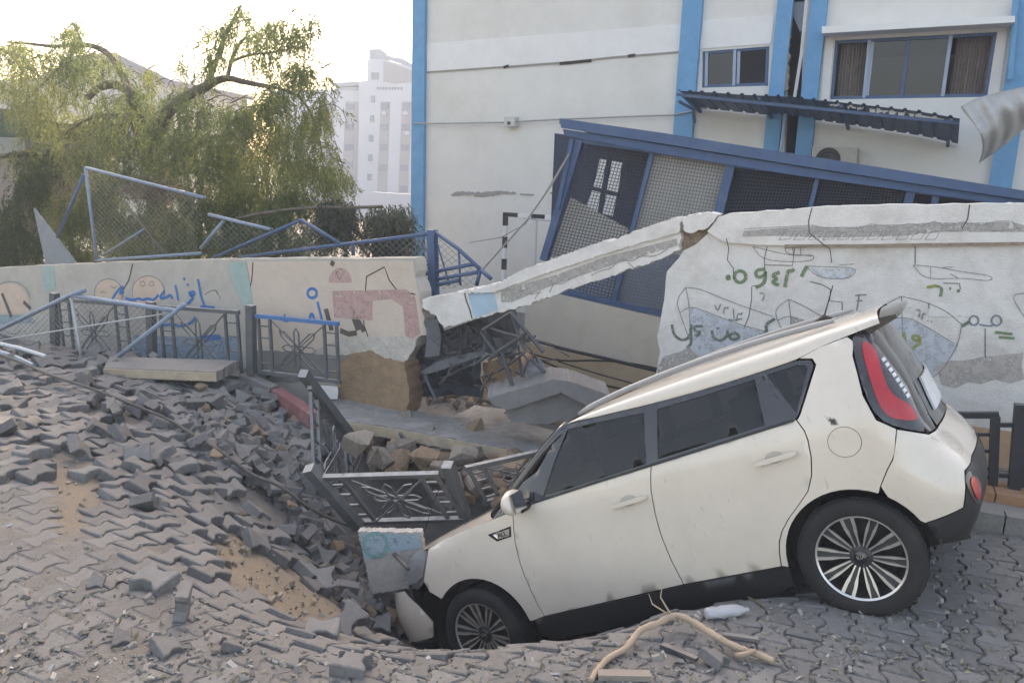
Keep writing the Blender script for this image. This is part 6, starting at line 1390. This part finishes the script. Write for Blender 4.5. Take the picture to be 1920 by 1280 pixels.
# ================================================================== small things
ZG = zm(900, 1040, 1.882)
def loose(px, py, label, rot, broken=False, lift=.04, sc=1.0):
    p = hit(px, py); o = bpy.data.objects.new('loose_block', PV[1 if broken else 0]); COL.objects.link(o)
    m = rot if isinstance(rot, Matrix) else Euler(rot).to_matrix()
    o.matrix_world = Matrix.Translation(p + Vector((0, 0, lift))) @ m.to_4x4() @ Matrix.Scale(sc, 4); return tag(o, label, 'paving block', 'paving blocks thrown onto the street')
loose(291, 1103, 'tan sided paving block lying flat on the dusty street at left', (.12, .12, -.35), lift=.08)
loose(357, 1160, 'paving block standing on its end in the left foreground', Euler((.08, .15, .2)).to_matrix() @ Matrix(((0, 0, 1), (0, -1, 0), (1, 0, 0))), lift=.085, sc=.85)
loose(190, 1098, 'small dark broken block at the left beside the bare sandy strip', (.5, .3, .2), True, .03, .6)
loose(326, 1222, 'broken block in the left foreground below the upright one', (.3, .2, .9), True, .045, .8)
loose(438, 1212, 'half block right of the upright block in the foreground', (.5, .2, 2.0), True, .035, .6)
loose(240, 1204, 'low block fragment near the lower left corner', (.3, .2, .4), True, .03, .65)
loose(605, 1196, 'squared block on the rim in front of the crater sand', (.05, .04, .1), False, .075, .9)
loose(664, 1256, 'pale block at the bottom edge left of the car', (.05, .05, 1.4), True, .075, .95)
loose(1062, 1192, 'small pale block just below the front door', (.1, .1, .5), True, .06, .7)
loose(1345, 1240, 'rounded block under the bare branch', (.2, .3, .8), True, .045, .7)
loose(810, 1218, 'block fragment in front of the sunken front wheel', (.4, .3, 1.2), True, .03, .7)
# bare branch
bp_ = [(390, 455), (420, 410), (460, 372), (515, 350), (540, 320), (570, 296), (620, 289), (680, 266), (730, 277), (800, 315), (860, 345), (920, 362), (980, 377), (1035, 392)]
lf = [.02, .02, .02, .03, .05, .07, .08, .10, .09, .07, .055, .045, .035, .03]
bb = thing('bare_branch', 'bare peeled branch lying on the paving in front of the car', 'branch', hit(*ZG(720, 350)))
M_wood = mk('peeled_wood', (.40, .30, .215), .8, .2, 18, .4, 60, stain=(.21, .165, .13), sscale=9, samt=.7)
q = chaikin3([hit(*ZG(x, y + l * 60)) + Vector((0, 0, l)) for (x, y), l in zip(bp_, lf)], 2); n_ = len(q)
MB().tube(q, [.008 + .011 * math.sin(math.pi * min(1, .15 + .6 * i / n_)) + .006 * noise.noise(Vector((i * .9, 0, 0))) for i in range(n_)], 8).build('stem', M_wood, bb, True, smooth=True)
b0 = q[int(n_ * .52)]
MB().tube([b0, b0 + Vector((-.06, .03, .09)), b0 + Vector((-.05, .05, .17))], [.007, .004, .002], 5).build('twig', M_wood, bb, True)
MB().tube([b0, b0 + Vector((-.10, .03, .05)), b0 + Vector((-.12, .05, .10))], [.005, .004, .0015], 5).build('twig', M_wood, bb, True)
c0 = q[int(n_ * .85)]; MB().tube([c0 + Vector((-.06, -.01, -.02)), c0 + Vector((-.03, -.03, .0)), c0 + Vector((.03, -.02, .02))], [.013, .015, .008], 6).build('knot', M_wood, bb, True, smooth=True)
# crushed bottle
pb = hit(*ZG(870, 225)); ax = Vector((.97, .2, .02)).normalized(); r_ = random.Random(4); vs = []; fs = []
prof = [(-.125, .005), (-.125, .028), (-.115, .036), (-.08, .036), (-.06, .032), (-.03, .037), (0, .034), (.03, .037), (.06, .032), (.09, .022), (.105, .013), (.125, .013), (.125, .002)]
u1 = ax.orthogonal().normalized(); u2 = ax.cross(u1)
for i, (a, rr) in enumerate(prof):
    for k in range(14):
        an = 2 * math.pi * k / 14; d = u1 * math.cos(an) + u2 * math.sin(an); s = rr * (1 + .28 * noise.noise(Vector((a * 22, math.cos(an) * 1.5, math.sin(an) * 1.5))))
        v = d * s; v.z *= .85; vs.append(pb + ax * a + v + Vector((0, 0, .036)))
for i in range(len(prof) - 1):
    for k in range(14): fs.append((i * 14 + k, i * 14 + (k + 1) % 14, (i + 1) * 14 + (k + 1) % 14, (i + 1) * 14 + k))
solo('plastic_bottle', vs, fs, mk_glass('cloudy_plastic', (.85, .86, .87), .35, .3, (.55, .56, .57)), 'crushed clear plastic bottle on the paving under the rear door', 'bottle', smooth=True)
# sticks, planks and splinters
for k, (a, b, w_, m, lb) in enumerate((((640, 335), (765, 382), .03, M_dst, 'dark charred stick beside the bare branch'), ((860, 300), (980, 312), .028, M_conc, 'grey timber strip right of the bare branch'), ((420, 212), (570, 190), .022, M_conc, 'grey batten lying along the car sill'), ((660, 175), (720, 165), .02, M_conc, 'short batten tip further along the car sill'), ((415, 440), (600, 442), .05, mk('raw_plank', (.25, .215, .18), .9, .15, 9), 'pale plank at the bottom edge under the branch'), ((945, 160), (1000, 190), .012, M_twig, 'thin twig beside the plastic bottle'))):
    MB().bar(hit(*ZG(*a)) + Vector((0, 0, .02)), hit(*ZG(*b)) + Vector((0, 0, .02)), w_, w_ * .6).solo('stick', m, lb, 'stick')
# litter that nobody could count: chips, pebbles, leaves on the street
r_ = random.Random(99); mb = MB(); mb2 = MB(); mb3 = MB()
for k in range(2700):
    x = r_.uniform(-40, 1960); y = r_.triangular(1000, 1300, 1260) if r_.random() < .75 else r_.uniform(720, 1180)
    if x > 1000 and y < 1130 and x < 1750: continue
    d = ray(x, y); 
    p = at_z(x, y, 0); p.z = hgt(p.x, p.y)
    if p.z < -.5 or beyond(p.x, p.y) > -.5: continue
    s = abs(r_.gauss(0, .008)) + .003; e = Euler((r_.gauss(0, .5), r_.gauss(0, .5), r_.uniform(0, 6.3))).to_matrix(); t = r_.random()
    if t < .68: mb.box(p + Vector((0, 0, .006)), (s * 2.2, s * r_.uniform(.8, 1.8), s * .9), e, .7)
    elif t < .93:
        l = r_.uniform(.015, .055); v = [p + Vector((0, 0, .008)) + e @ Vector(c) for c in ((-l / 2, 0, 0), (0, l * .16, .004), (l / 2, 0, 0), (0, -l * .16, .003))]; mb2.add(v, [(0, 1, 2, 3)])
    else: mb3.box(p + Vector((0, 0, .008)), (s * 2.2, s * 1.0, s * .5), e)
tag(mb.build('grit', mk('grit', (.185, .172, .155), .95, .2, 30, rnd_isl=.4)), 'grey grit and small stones strewn over the street', 'grit', kind='stuff')
tag(mb2.build('leaf_litter', mk('dry_leaf', (.19, .185, .115), .9, .3, 30, rnd_isl=.5)), 'small dry leaves scattered over the street', 'leaves', kind='stuff')
tag(mb3.build('pale_chips', mk('pale_chip', (.36, .345, .32), .9, .2, 30, rnd_isl=.4)), 'pale plaster chips scattered over the street', 'chips', kind='stuff')

# clods and pebbles in the torn sand
mb4 = MB(); r_ = random.Random(12); bx0 = [Vector(v.co) for v in RK[3].vertices]; bf0 = [tuple(p.vertices) for p in RK[3].polygons]
for zone, n in ((sandz[0], 120), (sandz[1], 420), (sandz[2], 140), ([(450, 720), (760, 740), (960, 780), (900, 830), (600, 790)], 350), ([(560, 960), (760, 1120), (780, 1190), (640, 1120)], 250)):
    xs = [p[0] for p in zone]; ys = [p[1] for p in zone]
    for k in range(n):
        x = r_.uniform(min(xs), max(xs)); y = r_.uniform(min(ys), max(ys))
        if not in_poly(x, y, zone): continue
        p = hit(x, y); s_ = min(.045, .006 + r_.expovariate(90)); e = Euler((r_.uniform(0, 6), r_.uniform(0, 6), r_.uniform(0, 6))).to_matrix()
        mb4.add([p + Vector((0, 0, -.035 + s_ * .4)) + e @ (v * s_) for v in bx0], bf0)
tag(mb4.build('clods', mk('clod_earth', (.225, .19, .15), .95, .25, 30, rnd_isl=.35)), 'earth clods and pebbles in the sand of the crater', 'pebbles', kind='stuff')
# ================================================================== hazy morning air
hz = bpy.data.materials.new('haze_air'); hz.use_nodes = True; hn = hz.node_tree; hn.nodes.clear()
pv_ = hn.nodes.new('ShaderNodeVolumePrincipled'); pv_.inputs['Color'].default_value = (.74, .85, 1, 1); pv_.inputs['Density'].default_value = .0035; pv_.inputs['Anisotropy'].default_value = .1
ho = hn.nodes.new('ShaderNodeOutputMaterial'); hn.links.new(pv_.outputs[0], ho.inputs['Volume'])
hb_ = MB().box((-10, 45, 6.5), (120, 130, 17)).build('haze', hz); tag(hb_, 'thin pale morning haze over the whole place', 'haze', kind='stuff')
